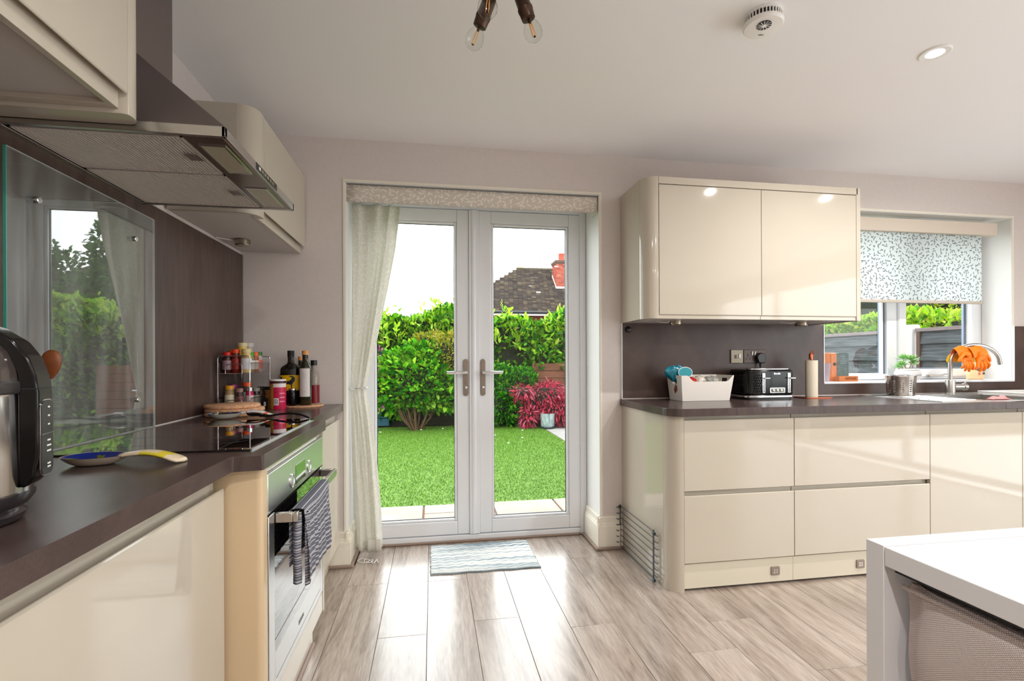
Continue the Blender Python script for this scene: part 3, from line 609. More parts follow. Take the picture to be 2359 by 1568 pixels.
zc, rr = 1.105, 0.155
pts = [(3.36,2.70,WT+0.09),(3.36,2.70,1.0),(3.36,2.70,1.06)] + [(3.36+rr-rr*math.cos(a), 2.70-0.06*(1-math.cos(a))/2, zc+0.115*math.sin(a)) for a in np.linspace(0,PI,16)] + [(3.675,2.64,1.093)]
MB().tube(pts, 0.0125, 14).build('spout', M_stainless, tp)
MB().cyl((3.385,2.70,0.945),(3.445,2.69,0.945),0.019,18).build('valve', M_stainless, tp)
MB().cyl((3.447,2.69,0.945),(3.468,2.686,0.945),0.0225,20).tube([(3.458,2.688,0.96),(3.462,2.685,0.985)],[0.006,0.005],8).build('lever', M_satin, tp, bevel=0.002)
# ---------------- curtain, pelmet, blinds ----------------
M_cfab = mat_leafprint('leaf_curtain', srgb(238,236,228), srgb(250,249,246), 30, translucent=0.5, sxm=0.55, sym=2.0, sx=0.34, sy=0.11)
M_pfab = mat_leafprint('leaf_pelmet', srgb(214,204,192), srgb(236,232,222), 26, sxm=1.46, sym=0.12, sx=0.42, sy=0.12)
pm = thing('pelmet', (0.26, 2.83, 2.02), 'leaf-patterned fabric pelmet across the top of the french doors', 'pelmet')
mb = MB(); mb.grid(lambda u, v: (-0.468+1.452*u, 2.822 - 0.004*math.sin(PI*v), 2.018+0.093*v), 20, 4)
mb.build('fabric_front', M_pfab, pm, solid=0.004)
MB().box(-0.468,0.984,2.826,2.90,2.10,2.114).box(-0.468,-0.462,2.826,2.90,2.02,2.10).box(0.978,0.984,2.826,2.90,2.02,2.10).build('headrail', M_white, pm)
ct = thing('curtain', (-0.38, 2.93, 0.0), 'pale leaf-patterned curtain tied back on the left of the french doors', 'curtain')
# right edge of the cloth by height
zs = [2.04,1.78,1.55,1.33,1.10,0.985,0.93,0.80,0.55,0.30,0.03]
xr = [-0.18,-0.215,-0.26,-0.305,-0.352,-0.378,-0.374,-0.352,-0.325,-0.305,-0.292]
xl_ = [-0.455,-0.458,-0.460,-0.462,-0.464,-0.466,-0.466,-0.465,-0.462,-0.455,-0.445]
def cur(u, v):
    z = 2.04*(1-v)+0.035*v
    a = np.interp(-z, [-q for q in zs], xl_); b = np.interp(-z, [-q for q in zs], xr); wd = b-a
    tie = math.exp(-((z-0.975)/0.16)**2)
    amp = 0.020*(1-0.5*tie)
    x = a + wd*(u + 0.012*math.sin(2*PI*u*5+z*1.5)*(1-tie))
    lowf = min(1, max(0, (0.9-z)/0.9))
    y = 2.93 + amp*math.sin(2*PI*(u*3.2+0.1*z)+0.6*math.sin(u*9)) * (0.6+0.5*u) + 0.008*math.sin(13*u+z*5) - 0.03*tie*math.sin(PI*u) + lowf*0.015*math.sin(2*PI*u*2+1)
    return (x, y, z)
mb = MB(); mb.grid(cur, 110, 70); mb.build('cloth', M_cfab, ct, solid=0.0015, sharp=80)
cw = MB(); cw.grid(lambda u, v: (-0.372+0.078*u, 2.898+0.004*math.sin(6*u), 0.032+0.075*v), 8, 2); cw.build('hem_tab', mat('hem_grey', srgb(205,203,196), 0.8), ct, solid=0.006)
o = thing('curtain_tieback', (-0.42, 2.93, 0.97), 'thin metal ring tieback holding the curtain at handle height', 'tieback')
pts = [(-0.425+0.057*math.cos(a), 2.925+0.052*math.sin(a), 0.972+0.006*math.cos(a+0.5)) for a in np.linspace(0,2*PI,30)[:-1]]
MB().tube(pts, 0.0032, 8, closed=True).build('ring', M_chrome, o); MB().cyl((-0.466,2.89,0.975),(-0.470,2.87,0.975),0.008,12).build('hook', M_chrome, o)
cd = thing('pull_cord', (-0.40, 2.86, 0), 'thin white blind cord hanging beside the curtain with its end coiled on the floor', 'cord')
pts = [(-0.452,2.87,2.02),(-0.44,2.872,1.6),(-0.425,2.868,1.2),(-0.415,2.866,0.8),(-0.41,2.866,0.4),(-0.405,2.868,0.08)]
MB().tube(pts, 0.0012, 6).build('strand', M_white, cd)
pts = [(-0.405+0.035*(1-t/26)*math.cos(t*0.8)+t*0.0035, 2.855+0.026*math.sin(t*0.8)-t*0.001, 0.003+0.002*(t%3)) for t in range(30)]
MB().tube(pts, 0.0022, 6).build('coil', M_white, cd)
# roller blind
rb = thing('roller_blind', (3.2, 2.84, 1.52), 'white roller blind with a small grey leaf print over the kitchen window', 'blind')
M_bfab = mat_leafprint('leaf_blind', srgb(206,213,214), srgb(112,118,120), 31, translucent=0.5, sxm=1.28, sym=0.47, sx=0.34, sy=0.10)
MB().prism([(2.83,1.992),(2.826,2.0),(2.826,2.078),(2.905,2.078),(2.905,2.0),(2.86,1.99)], 'x', 2.53, 3.915).build('cassette', mat('blind_cassette', srgb(212,200,184), 0.45), rb, bevel=0.002)
mb = MB(); mb.grid(lambda u, v: (2.535+1.28*u, 2.852, 1.528+0.47*v), 4, 4); mb.build('fabric', M_bfab, rb)
MB().box(2.533,3.82,2.844,2.860,1.512,1.532).build('bottom_bar', mat('blind_bar', srgb(196,186,172), 0.5), rb, bevel=0.003)
# ---------------- doormat ----------------
dm = bpy.data.materials.new('mat_stripes'); dm.use_nodes = True; N, L = nt(dm); b = N['Principled BSDF']; MATS['mat_stripes'] = dm
tc = N.new('ShaderNodeTexCoord'); mp = N.new('ShaderNodeMapping'); mp.inputs['Scale'].default_value = (0.6, 34, 1); L.new(tc.outputs['UV'], mp.inputs[0])
no = N.new('ShaderNodeTexNoise'); no.inputs['Scale'].default_value = 1.0; no.inputs['Detail'].default_value = 2; L.new(mp.outputs[0], no.inputs[0])
cr = N.new('ShaderNodeValToRGB'); cr.color_ramp.interpolation = 'LINEAR'; e = cr.color_ramp.elements; e[0].position = 0.42; e[0].color = srgb(120,140,152); e[1].position = 0.50; e[1].color = srgb(222,222,218)
k2 = e.new(0.47); k2.color = srgb(188,200,206); L.new(no.outputs[0], cr.inputs[0])
n2 = N.new('ShaderNodeTexNoise'); n2.inputs['Scale'].default_value = 260; L.new(tc.outputs['Object'], n2.inputs[0]); mr = N.new('ShaderNodeMapRange'); mr.inputs[3].default_value = 0.45; mr.inputs[4].default_value = 1.5; L.new(n2.outputs[0], mr.inputs[0])
vs = N.new('ShaderNodeVectorMath'); vs.operation = 'SCALE'; L.new(cr.outputs[0], vs.inputs[0]); L.new(mr.outputs[0], vs.inputs['Scale']); L.new(vs.outputs[0], b.inputs['Base Color']); b.inputs['Roughness'].default_value = 0.95
bp = N.new('ShaderNodeBump'); bp.inputs['Strength'].default_value = 0.8; bp.inputs['Distance'].default_value = 0.004; L.new(n2.outputs[0], bp.inputs['Height']); L.new(bp.outputs[0], b.inputs['Normal'])
mb = MB()
def matf(u, v):
    e = min(u, 1-u, v*0.7, (1-v)*0.7)
    return (-0.015+0.595*u+0.002*math.sin(v*37), 2.60+0.40*v+0.003*math.sin(u*23), 0.009+0.002*math.sin(u*60+v*9)*(e > 0.03) - 0.007*(e < 0.008))
mb.grid(matf, 80, 40); o = mb.build('doormat', dm, None, solid=0.004, origin=(0.28,2.8,0), sharp=80)
tag(o, 'grey and blue striped woven doormat on the planks before the french doors', 'doormat')
# ---------------- wire rack ----------------
rk = thing('wire_rack', (1.115, 2.6, 0), 'folding chrome wire airer rack leaning against the end of the base units', 'rack')
rx = 1.112
M_wirerack = mat('rack_wire', srgb(110,110,114), 0.3, metal=0.8)
for yy in (2.345, 2.815): MB().cyl((rx, yy if yy < 2.6 else 2.79, 0.0), (rx, yy if yy < 2.6 else 2.79, 0.262), 0.0046, 10).build('upright', M_wirerack, rk)
for i in range(8):
    z = 0.255 - i*0.0345
    MB().cyl((rx, 2.79, z), (rx, 2.345, z), 0.0029 if i < 7 else 0.0038, 8).build('rung', M_wirerack, rk)
for i in range(7):
    z = 0.248 - i*0.0345
    for ya, yb in ((2.345, 2.285), (2.79, 2.806)):
        MB().tube([(rx,ya,z),(rx-0.003 if ya<2.6 else rx-0.018,(ya+yb)/2 if ya<2.6 else 2.785,z-0.003),(rx-0.006 if ya<2.6 else rx-0.026,yb if ya<2.6 else 2.786,z+0.003)], 0.0028, 8).build('hook', M_wirerack, rk)
for yy in (2.33, 2.785):
    for zz in (0.25, 0.012 if yy < 2.6 else 0.25): MB().lathe([(0,-0.01),(0.008,-0.008),(0.008,0.008),(0,0.01)], (rx-0.005,yy,zz), 12, (0,1,0)).build('joint', mat('joint_dark', srgb(48,66,72), 0.4) if 'joint_dark' not in MATS else MATS['joint_dark'], rk)
# ---------------- white table and chair ----------------
tb = thing('table', (1.6, 0.2, 0), 'white table with a thick slab end in the lower right corner of the photo', 'table')
M_tab = mat('table_white', srgb(222,221,223), 0.35)
MB().box(0.905, 2.3, 0.858, 0.899, 0, 0.75).build('end_panel', M_tab, tb, bevel=0.0015)
MB().box(0.905, 2.3, -0.6, 0.856, 0.710, 0.7485).build('tabletop', M_tab, tb, bevel=0.0015)
MB().box(0.905, 2.3, -0.641, -0.60, 0, 0.75).build('end_panel', M_tab, tb, bevel=0.0015)
MB().box(0.93, 2.28, -0.598, 0.856, 0.695, 0.708).build('under_frame', M_seal, tb)
ch = thing('upholstered_chair', (1.05, 0.45, 0), 'chair in woven taupe fabric pushed sideways under the white table', 'chair')
mw = bpy.data.materials.new('woven_taupe'); mw.use_nodes = True; N, L = nt(mw); b = N['Principled BSDF']; MATS['woven_taupe'] = mw
tc = N.new('ShaderNodeTexCoord'); mp = N.new('ShaderNodeMapping'); mp.inputs['Rotation'].default_value = (0.55,0,0); L.new(tc.outputs['Object'], mp.inputs[0])
w1 = N.new('ShaderNodeTexWave'); w1.bands_direction = 'Y'; w1.inputs['Scale'].default_value = 105; L.new(mp.outputs[0], w1.inputs[0])
w2 = N.new('ShaderNodeTexWave'); w2.bands_direction = 'Z'; w2.inputs['Scale'].default_value = 105; L.new(mp.outputs[0], w2.inputs[0])
mm = N.new('ShaderNodeMath'); mm.operation = 'MULTIPLY'; L.new(w1.outputs['Fac'], mm.inputs[0]); L.new(w2.outputs['Fac'], mm.inputs[1])
cr = N.new('ShaderNodeValToRGB'); cr.color_ramp.elements[0].color = srgb(176,160,158); cr.color_ramp.elements[0].position = 0.0; cr.color_ramp.elements[1].position = 0.5; cr.color_ramp.elements[1].color = srgb(240,230,226)
L.new(mm.outputs[0], cr.inputs[0]); L.new(cr.outputs[0], b.inputs['Base Color']); b.inputs['Roughness'].default_value = 0.9
bp = N.new('ShaderNodeBump'); bp.inputs['Strength'].default_value = 0.6; bp.inputs['Distance'].default_value = 0.002; L.new(mm.outputs[0], bp.inputs['Height']); L.new(bp.outputs[0], b.inputs['Normal'])
def backf(u, v):
    # u 0..1 from camera side to far, v 0..1 bottom to top ; face at x ~0.93
    y = 0.12 + 0.722*u; z = 0.42 + 0.264*v
    edge = math.exp(-((1-u)/0.05)**2)
    x = 0.922 + 0.02*edge + 0.004*math.sin(9*v+7*u*u)*math.exp(-((1-u)/0.3)**2) - 0.004*math.sin(PI*u)
    x += 0.012*math.exp(-((1-v)/0.035)**2)
    return (x, y - 0.012*(1-v)*edge, z)
mb = MB(); mb.grid(backf, 50, 24)
mb.box(0.945,0.985,0.12,0.835,0.42,0.682)
mb.build('backrest', mw, ch, sharp=60)
MB().tube([(0.926,0.12+0.715*t, 0.676) for t in np.linspace(0,1,12)], 0.0045, 8).build('seam_piping', mw, ch.children[-1])
MB().box(0.945,1.40,0.14,0.80,0.40,0.47).build('seat', mw, ch, bevel=0.02, seg=4)
for (a, b2) in ((0.97,0.17),(0.97,0.79),(1.36,0.18),(1.36,0.76)): MB().cyl((a,b2,0.42),(a,b2,0),0.018,12,0.014).build('leg', mat('chair_leg', srgb(60,44,36), 0.4) if 'chair_leg' not in MATS else MATS['chair_leg'], ch)
# ---------------- ceiling things ----------------
for i, (x, y) in enumerate(DOWNLIGHTS):
    lab = ['recessed ceiling downlight above the sink side of the room', 'recessed downlight out of frame to the right of the lit one'][i] if i < 2 else 'unseen ceiling downlight added behind the camera as fill light'
    t = thing('downlight', (x, y, ZC), lab, 'light', None if i < 2 else 'added fill downlights behind the camera')
    MB().lathe([(0.054,0),(0.054,-0.003),(0.050,-0.006),(0.031,-0.004),(0.029,-0.001)], (x,y,ZC), 32, cap=False).build('bezel', M_white, t)
    MB().lathe([(0.030,0),(0,0.0)], (x,y,ZC-0.002), 24, cap=False).build('lens', mat('lamp_glow', (1,1,1,1), 0.5, emit=(1,0.97,0.92,1), es=25) if 'lamp_glow' not in MATS else MATS['lamp_glow'], t)
sa = thing('smoke_alarm', (1.172, 1.575, ZC), 'round white smoke alarm with a black vented grille on the ceiling', 'smoke alarm')
x, y = 1.172, 1.575
MB().lathe([(0.062,0),(0.062,-0.009),(0.058,-0.010)], (x,y,ZC), 40, cap=False).build('base', M_white, sa)
MB().lathe([(0.056,-0.009),(0.056,-0.030)], (x,y,ZC), 40, cap=False).build('vent_slot', M_seal, sa)
fin = MB()
for k in range(34):
    a = 2*PI*k/34; c_, s_ = math.cos(a), math.sin(a)
    fin.add([(x+c_*0.057-s_*0.0018,y+s_*0.057+c_*0.0018,ZC-0.0095),(x+c_*0.0615-s_*0.0018,y+s_*0.0615+c_*0.0018,ZC-0.0095),(x+c_*0.0615-s_*0.0018,y+s_*0.0615+c_*0.0018,ZC-0.0290),(x+c_*0.057-s_*0.0018,y+s_*0.057+c_*0.0018,ZC-0.0290),
             (x+c_*0.057+s_*0.0018,y+s_*0.057-c_*0.0018,ZC-0.0095),(x+c_*0.0615+s_*0.0018,y+s_*0.0615-c_*0.0018,ZC-0.0095),(x+c_*0.0615+s_*0.0018,y+s_*0.0615-c_*0.0018,ZC-0.0290),(x+c_*0.057+s_*0.0018,y+s_*0.057-c_*0.0018,ZC-0.0290)],
            [(0,1,2,3),(4,7,6,5),(1,5,6,2),(0,3,7,4),(3,2,6,7)])
tag(fin.build('fins', M_white, sa, smooth=False), kind='stuff')
MB().lathe([(0.0625,-0.0285),(0.067,-0.031),(0.067,-0.038),(0.062,-0.045),(0.035,-0.049),(0,-0.050)], (x,y,ZC), 40).build('cover', M_white, sa)
gx, gy, gz = x-0.010, y-0.018, ZC-0.0485
g_ = MB().lathe([(0.0245,0.003),(0.0245,-0.002),(0,-0.002)], (gx,gy,gz), 28, cap=False).build('grille', M_seal, sa)
for k in range(12):
    a = 2*PI*k/12; MB().cyl((gx+0.007*math.cos(a),gy+0.007*math.sin(a),gz-0.0024),(gx+0.024*math.cos(a),gy+0.024*math.sin(a),gz-0.0018),0.0012,6).build('spoke', M_white, g_)
MB().lathe([(0.0075,0),(0.0075,-0.0035),(0,-0.004)], (gx,gy,gz-0.001), 16).build('test_button', M_white, g_)
for dx in (0.0,0.007): MB().tube([(x+0.008+dx+0.006*math.cos(a), y+0.026+0.006*math.sin(a)-dx*0.3, ZC-0.0492) for a in np.linspace(0.4,2.6,8)], 0.0013, 6).build('slot', M_seal, sa)
# pendant
pn = thing('ceiling_lamp', (0.175, 1.15, 2.10), 'bronze ceiling lamp with clear filament bulbs, cut off by the top edge', 'ceiling lamp')
M_brz = mat('dark_bronze', srgb(78,60,50), 0.38, metal=0.85)
M_fil = mat('filament', srgb(236,170,92), 0.4)
hub = Vector((0.178,1.15,2.115))
MB().cyl(hub, (0.178,1.15,ZC), 0.006, 10).lathe([(0.05,0),(0.05,-0.012),(0.02,-0.025)], (0.178,1.15,ZC), 28).build('rod_and_rose', M_brz, pn)
MB().lathe([(0,-0.022),(0.018,-0.02),(0.024,0),(0.018,0.018),(0,0.02)], hub, 20).build('hub', M_brz, pn)
for bc, ax in (((0.106,1.202,1.921),(-0.045,0.03,-0.11)), ((0.243,1.151,1.921),(0.040,0.0,-0.11)), ((0.126,1.093,1.925),(-0.012,-0.03,-0.11)), ((0.24,1.02,1.985),(0.03,-0.05,-0.10))):
    bc = Vector(bc); ax = Vector(ax).normalized(); top = bc - ax*0.038
    MB().lathe([(0.0,0.0235),(0.010,0.0213),(0.0175,0.0155),(0.0222,0.006),(0.0222,-0.004),(0.019,-0.014),(0.0135,-0.024),(0.0115,-0.032)], bc, 28, ax, cap=False).build('bulb', M_clear, pn)
    q = pn.children[-1]
    sk_ = MB().lathe([(0.0125,0.008),(0.0165,0.006),(0.0175,-0.012),(0.0185,-0.014),(0.0185,-0.020),(0.0165,-0.024),(0.0165,-0.058),(0.012,-0.072),(0.006,-0.076)], top, 22, ax, cap=True).build('socket', M_brz, pn)
    s0 = top - ax*0.074
    MB().tube([s0, s0 - ax*0.02 + (hub-s0)*0.2, hub], 0.0045, 8).build('arm', M_brz, pn)
    a1 = ax.orthogonal().normalized(); a2 = ax.cross(a1); fm = MB()
    for k in range(4):
        o1 = a1*math.cos(k*PI/2)+a2*math.sin(k*PI/2)
        fm.cyl(bc - ax*0.020 + o1*0.0035, bc + ax*0.010 + o1*0.005, 0.00085, 6)
    fm.build('filament', M_fil, q)
    MB().cyl(bc - ax*0.036, bc - ax*0.021, 0.0035, 8).cyl(bc + ax*0.010, bc + ax*0.0125, 0.003, 8).build('filament_stem', M_brz, q)
# ---------------- wall sockets ----------------
M_plate = mat('brushed_plate', srgb(134,124,108), 0.4, metal=0.6)
s1 = thing('fused_switch', (1.888, 2.8, 1.15), 'square brushed steel fused switch on the splashback', 'switch')
MB().box(1.846,1.930,2.792,2.800,1.108,1.192).build('faceplate', M_plate, s1, bevel=0.002)
MB().box(1.897,1.913,2.788,2.793,1.137,1.167).build('rocker', M_white, s1, bevel=0.002)
MB().box(1.870,1.885,2.790,2.793,1.137,1.160).build('fuse_holder', mat('plate_dark', srgb(92,82,74), 0.4), s1, bevel=0.001)
s2 = thing('double_socket', (2.01, 2.8, 1.15), 'double brushed steel socket beside the fused switch, black insert', 'socket')
MB().box(1.934,2.088,2.792,2.800,1.108,1.192).build('faceplate', mat('plate_shade', srgb(84,72,68), 0.4, metal=0.6), s2, bevel=0.002)
MB().box(1.960,1.968,2.790,2.793,1.145,1.168).box(1.948,1.958,2.790,2.793,1.130,1.140).box(1.972,1.982,2.790,2.793,1.130,1.140).build('socket_holes', M_black, s2)
for xx, tl in ((1.991,0.15),(2.010,-0.15)): MB().prism([(xx-0.006,1.158),(xx+0.003,1.157),(xx+0.006,1.180),(xx-0.003,1.182)], 'y', 2.786, 2.793).build('rocker', M_white, s2, bevel=0.001)
pg = thing('plug', (2.04, 2.77, 1.14), 'black plug pushed into the right half of the double socket', 'plug')
MB().prism([(2.04+0.03*math.cos(a), 1.142+0.030*math.sin(a)) for a in np.linspace(-0.6,PI+0.6,18)] + [(2.02,1.108),(2.06,1.108)], 'y', 2.765, 2.792).build('body', M_black, pg, bevel=0.005, seg=3)
MB().cyl((2.04,2.778,1.112),(2.038,2.778,1.085),0.008,10,0.005).tube([(2.038,2.778,1.09),(2.037,2.778,1.03),(2.06,2.782,0.95),(2.05,2.778,0.902)],0.0035,8).build('flex', M_black, pg)
# ---------------- storage box with snacks ----------------
bx = thing('storage_box', (1.53, 2.63, WT), 'white plastic storage box with a cut-down front and handle hole', 'box')
M_boxw = mat('box_white', srgb(226,220,212), 0.45)
xb0,xb1,yb0,yb1 = 1.395,1.685,2.565,2.715; fl = 0.022; z0,z1 = WT+0.001,1.041
def wallp(p0,p1,q0,q1,zt=z1): return [p0,p1,q1,q0]
t = 0.0025
def bwall(corners_b, corners_t, thick_dir):
    a,b2 = Vector(corners_b[0]),Vector(corners_b[1]); c_,d_ = Vector(corners_t[1]),Vector(corners_t[0]); n = Vector(thick_dir)*t
    return [a,b2,c_,d_], [a+n,b2+n,c_+n,d_+n]
B0=(xb0,yb0,z0);B1=(xb1,yb0,z0);B2=(xb1,yb1,z0);B3=(xb0,yb1,z0)
T0=(xb0-0.012,yb0-fl*0.5,z1);T1=(xb1+fl,yb0-fl*0.5,z1);T2=(xb1+fl,yb1+fl*0.6,z1);T3=(xb0-0.012,yb1+fl*0.6,z1)
mb = MB()
# front wall with scooped top
def lerp(a,b,t): return tuple(a[i]+(b[i]-a[i])*t for i in range(3))
prof = [(0,1),(0.10,1),(0.14,0.97),(0.18,0.86),(0.22,0.785),(0.26,0.76),(0.55,0.76),(0.86,0.76),(0.90,0.785),(0.94,0.88),(0.97,0.97),(1.0,1)]
vs, fs = [], []
for u, h in prof:
    a = lerp(B0,B1,u); b2 = lerp(a, lerp(T0,T1,u), h); vs += [a, b2, (a[0],a[1]+t,a[2]), (b2[0],b2[1]+t,b2[2])]
for i in range(len(prof)-1):
    k = i*4; fs += [(k,k+4,k+5,k+1),(k+2,k+3,k+7,k+6),(k+1,k+5,k+7,k+3)]
mb.add(vs, fs)
# left wall with a handle hole
def side(Ba,Bb,Ta,Tb,dx,hole):
    us = [0,0.34,0.66,1] ; hs = [0,0.66,0.88,1]; P = {}
    vs=[];fs=[]
    for i,u in enumerate(us):
        for j,h in enumerate(hs):
            p = lerp(lerp(Ba,Bb,u), lerp(Ta,Tb,u), h); P[i,j,0]=len(vs); vs.append(p); P[i,j,1]=len(vs); vs.append((p[0]+dx*t,p[1],p[2]))
    for i in range(3):
        for j in range(3):
            if hole and i==1 and j==1: 
                continue
            fs.append((P[i,j,0],P[i+1,j,0],P[i+1,j+1,0],P[i,j+1,0])); fs.append((P[i,j,1],P[i,j+1,1],P[i+1,j+1,1],P[i+1,j,1]))
    fs += [(P[1,1,0],P[2,1,0],P[2,1,1],P[1,1,1]),(P[1,2,0],P[1,2,1],P[2,2,1],P[2,2,0]),(P[1,1,0],P[1,1,1],P[1,2,1],P[1,2,0]),(P[2,1,0],P[2,2,0],P[2,2,1],P[2,1,1])] if hole else []
    for i in range(3): fs.append((P[i,3,0],P[i+1,3,0],P[i+1,3,1],P[i,3,1]))
    mb.add(vs,fs)
side(B0,B3,T0,T3,1,True); side(B1,B2,T1,T2,-1,True)
vs=[B3,B2,T2,T3]; vs+= [(p[0],p[1]-t,p[2]) for p in vs]; mb.add(vs,[(0,3,2,1),(4,5,6,7),(3,7,6,2)])
mb.box(xb0,xb1,yb0,yb1,z0,z0+0.003)
mb.build('tub', M_boxw, bx, smooth=False)
def bag(name, c, s, m, label, seed, rot=0.0):
    r = random.Random(seed); mb = MB(); ph = [r.uniform(0,6) for _ in range(6)]
    def f(u, v):
        a = 2*PI*u; b2 = PI*(v-0.5); k = 1+0.13*math.sin(3*a+ph[0])*math.cos(2*b2+ph[1])+0.07*math.sin(7*a+ph[2]+4*b2)
        x = s[0]*math.cos(b2)*math.cos(a)*k; y = s[1]*math.cos(b2)*math.sin(a)*k; z = s[2]*math.sin(b2)*k
        return (c[0]+x*math.cos(rot)-z*math.sin(rot), c[1]+y, c[2]+x*math.sin(rot)+z*math.cos(rot))
    mb.grid(f, 28, 16); o = mb.build(name, m, None, origin=c, sharp=50); return tag(o, label, 'food packet')
M_teal = mat('teal_packet', srgb(20,120,140), 0.22, var=(30,0.35)); M_redp = mat('red_packet', srgb(170,28,34), 0.25, var=(30,0.3))
M_clearp = mat('crinkly_film', srgb(196,186,172), 0.15, var=(45,0.45)); M_brownp = mat('brown_snack', srgb(140,76,44), 0.4, var=(50,0.4))
pk = thing('snack_packet', (1.40,2.63,1.04), 'teal snack packet with a white oval label standing up in the storage box', 'food packet')
o = bag('wrapper', (1.400,2.645,1.050), (0.066,0.03,0.044), M_teal, None, 3, -0.2); o.location -= Vector(pk.location); o.parent = pk; del o['category']
MB().lathe([(0.0,0.0),(0.044,0.0),(0.044,0.001)], (1.432,2.600,1.058), 32, (0.0,-1,0.05), sx=1.0, sy=0.72).build('label_rim', M_white, pk)
MB().lathe([(0.0,0.001),(0.0405,0.001),(0.0405,0.002)], (1.432,2.5995,1.058), 32, (0.0,-1,0.05), sx=1.0, sy=0.70).build('label', mat('teal_label', srgb(30,140,152), 0.3), pk)
lb_ = pk.children[-1]
text('lettering', 'ENOORE', M_white, lb_, (1.432,2.5965,1.050), (PI/2,0,0), 0.013)
MB().box(1.412,1.45,2.5960,2.5970,1.066,1.069).build('label_line', M_white, lb_)
bag('snack_packet', (1.468,2.63,0.995), (0.05,0.05,0.035), M_redp, 'red crinkled packet just inside the scooped front of the storage box', 8)
bag('snack_packet', (1.53,2.655,1.002), (0.06,0.045,0.032), M_clearp, 'cream cellophane packet in the middle of the storage box', 9, 0.3)
bag('snack_packet', (1.62,2.65,0.996), (0.06,0.05,0.038), mat('grey_film', srgb(150,150,142), 0.12, var=(50,0.5)), 'crumpled grey see-through bag at the right end of the storage box', 10)
bag('snack_packet', (1.575,2.60,0.975), (0.035,0.025,0.028), mat('teal_small', srgb(28,88,98), 0.2, var=(40,0.3)), 'small dark teal packet low in the middle of the storage box', 11)
bag('snack_packet', (1.415,2.625,0.972), (0.028,0.045,0.05), M_brownp, 'brown packet behind the handle hole of the storage box', 12)
# ---------------- toaster ----------------
ts = thing('toaster', (1.97, 2.65, WT), 'glossy black quilted four-slice toaster with chrome levers', 'toaster')
x0,x1,y0,y1 = 1.802,2.112,2.565,2.765; z0,z1 = WT+0.012,1.075
def rrect(x0,x1,y0,y1,r,n=5): return arc(x1-r,y0+r,r,r,-90,0,n)+arc(x1-r,y1-r,r,r,0,90,n)+arc(x0+r,y1-r,r,r,90,180,n)+arc(x0+r,y0+r,r,r,180,270,n)
MB().prism(rrect(x0,x1,y0,y1,0.035), 'z', z0+0.014, z1-0.004).build('body', M_blackgloss, ts, bevel=0.012, seg=3)
bd_ = ts.children[-1]
MB().prism(rrect(x0-0.002,x1+0.002,y0-0.002,y1+0.002,0.036), 'z', z0, z0+0.014).build('base_band', M_chrome, ts, bevel=0.003)
MB().prism(rrect(x0+0.01,x1-0.01,y0+0.01,y1-0.01,0.03), 'z', WT, z0).build('foot', M_black, ts)
MB().prism(rrect(x0+0.03,x1-0.018,y0+0.022,y1-0.022,0.02), 'z', z1-0.006, z1+0.003).build('top_plate', M_chrome, ts, bevel=0.003)
for yy in (2.62,2.71):
    for xa in (1.84,1.97): MB().box(xa,xa+0.11,yy-0.012,yy+0.012,z1+0.001,z1+0.0035).build('slot', M_black, ts)
stud = MB()
for r_ in range(8):
    for q in range(10):
        yy = y0+0.04+q*0.0135+(r_%2)*0.0067; zz = z0+0.026+r_*0.015
        stud.add([(x0,yy-0.0065,zz),(x0,yy,zz+0.008),(x0,yy+0.0065,zz),(x0,yy,zz-0.008),(x0-0.003,yy,zz)],[(0,1,4),(1,2,4),(2,3,4),(3,0,4)])
for r_ in range(8):
    for q in range(4):
        xx = x0+0.040+q*0.0135+(r_%2)*0.0067; zz = z0+0.026+r_*0.015
        stud.add([(xx-0.0065,y0,zz),(xx,y0,zz+0.008),(xx+0.0065,y0,zz),(xx,y0,zz-0.008),(xx,y0-0.003,zz)],[(1,0,4),(2,1,4),(3,2,4),(0,3,4)])
tag(stud.build('quilted_studs', M_blackgloss, bd_, smooth=False), kind='stuff')
for xx in (1.902,2.066):
    MB().box(xx-0.010,xx+0.010,y0-0.004,y0+0.001,0.934,1.052).build('lever_track', M_chrome, ts, bevel=0.002)
    MB().box(xx-0.0025,xx+0.0025,y0-0.0045,y0-0.003,0.94,1.02).build('track_slot', M_black, ts.children[-1])
    MB().box(xx-0.004,xx+0.030,y0-0.022,y0-0.004,1.018,1.025).build('lever', M_chrome, ts, bevel=0.002)
MB().prism(rrect(1.940,2.040,0.934,0.966,0.005,3), 'y', y0-0.004, y0+0.001).build('control_panel', M_chrome, ts, bevel=0.001)
MB().box(1.947,2.033,y0-0.0046,y0-0.003,0.939,0.961).build('panel_face', mat('toaster_panel', srgb(112,110,104), 0.25, metal=0.7), ts.children[-1])
for k in range(3): MB().lathe([(0.0075,0),(0.0075,0.004),(0,0.005)], (1.962+k*0.025,y0-0.004,0.950), 14, (0,-1,0)).build('dial', M_satin, ts.children[-1] if False else ts)
text('logo', 'Breville', M_chrome, ts, (1.99,y0-0.0008,1.047), (PI/2,0,0), 0.014)
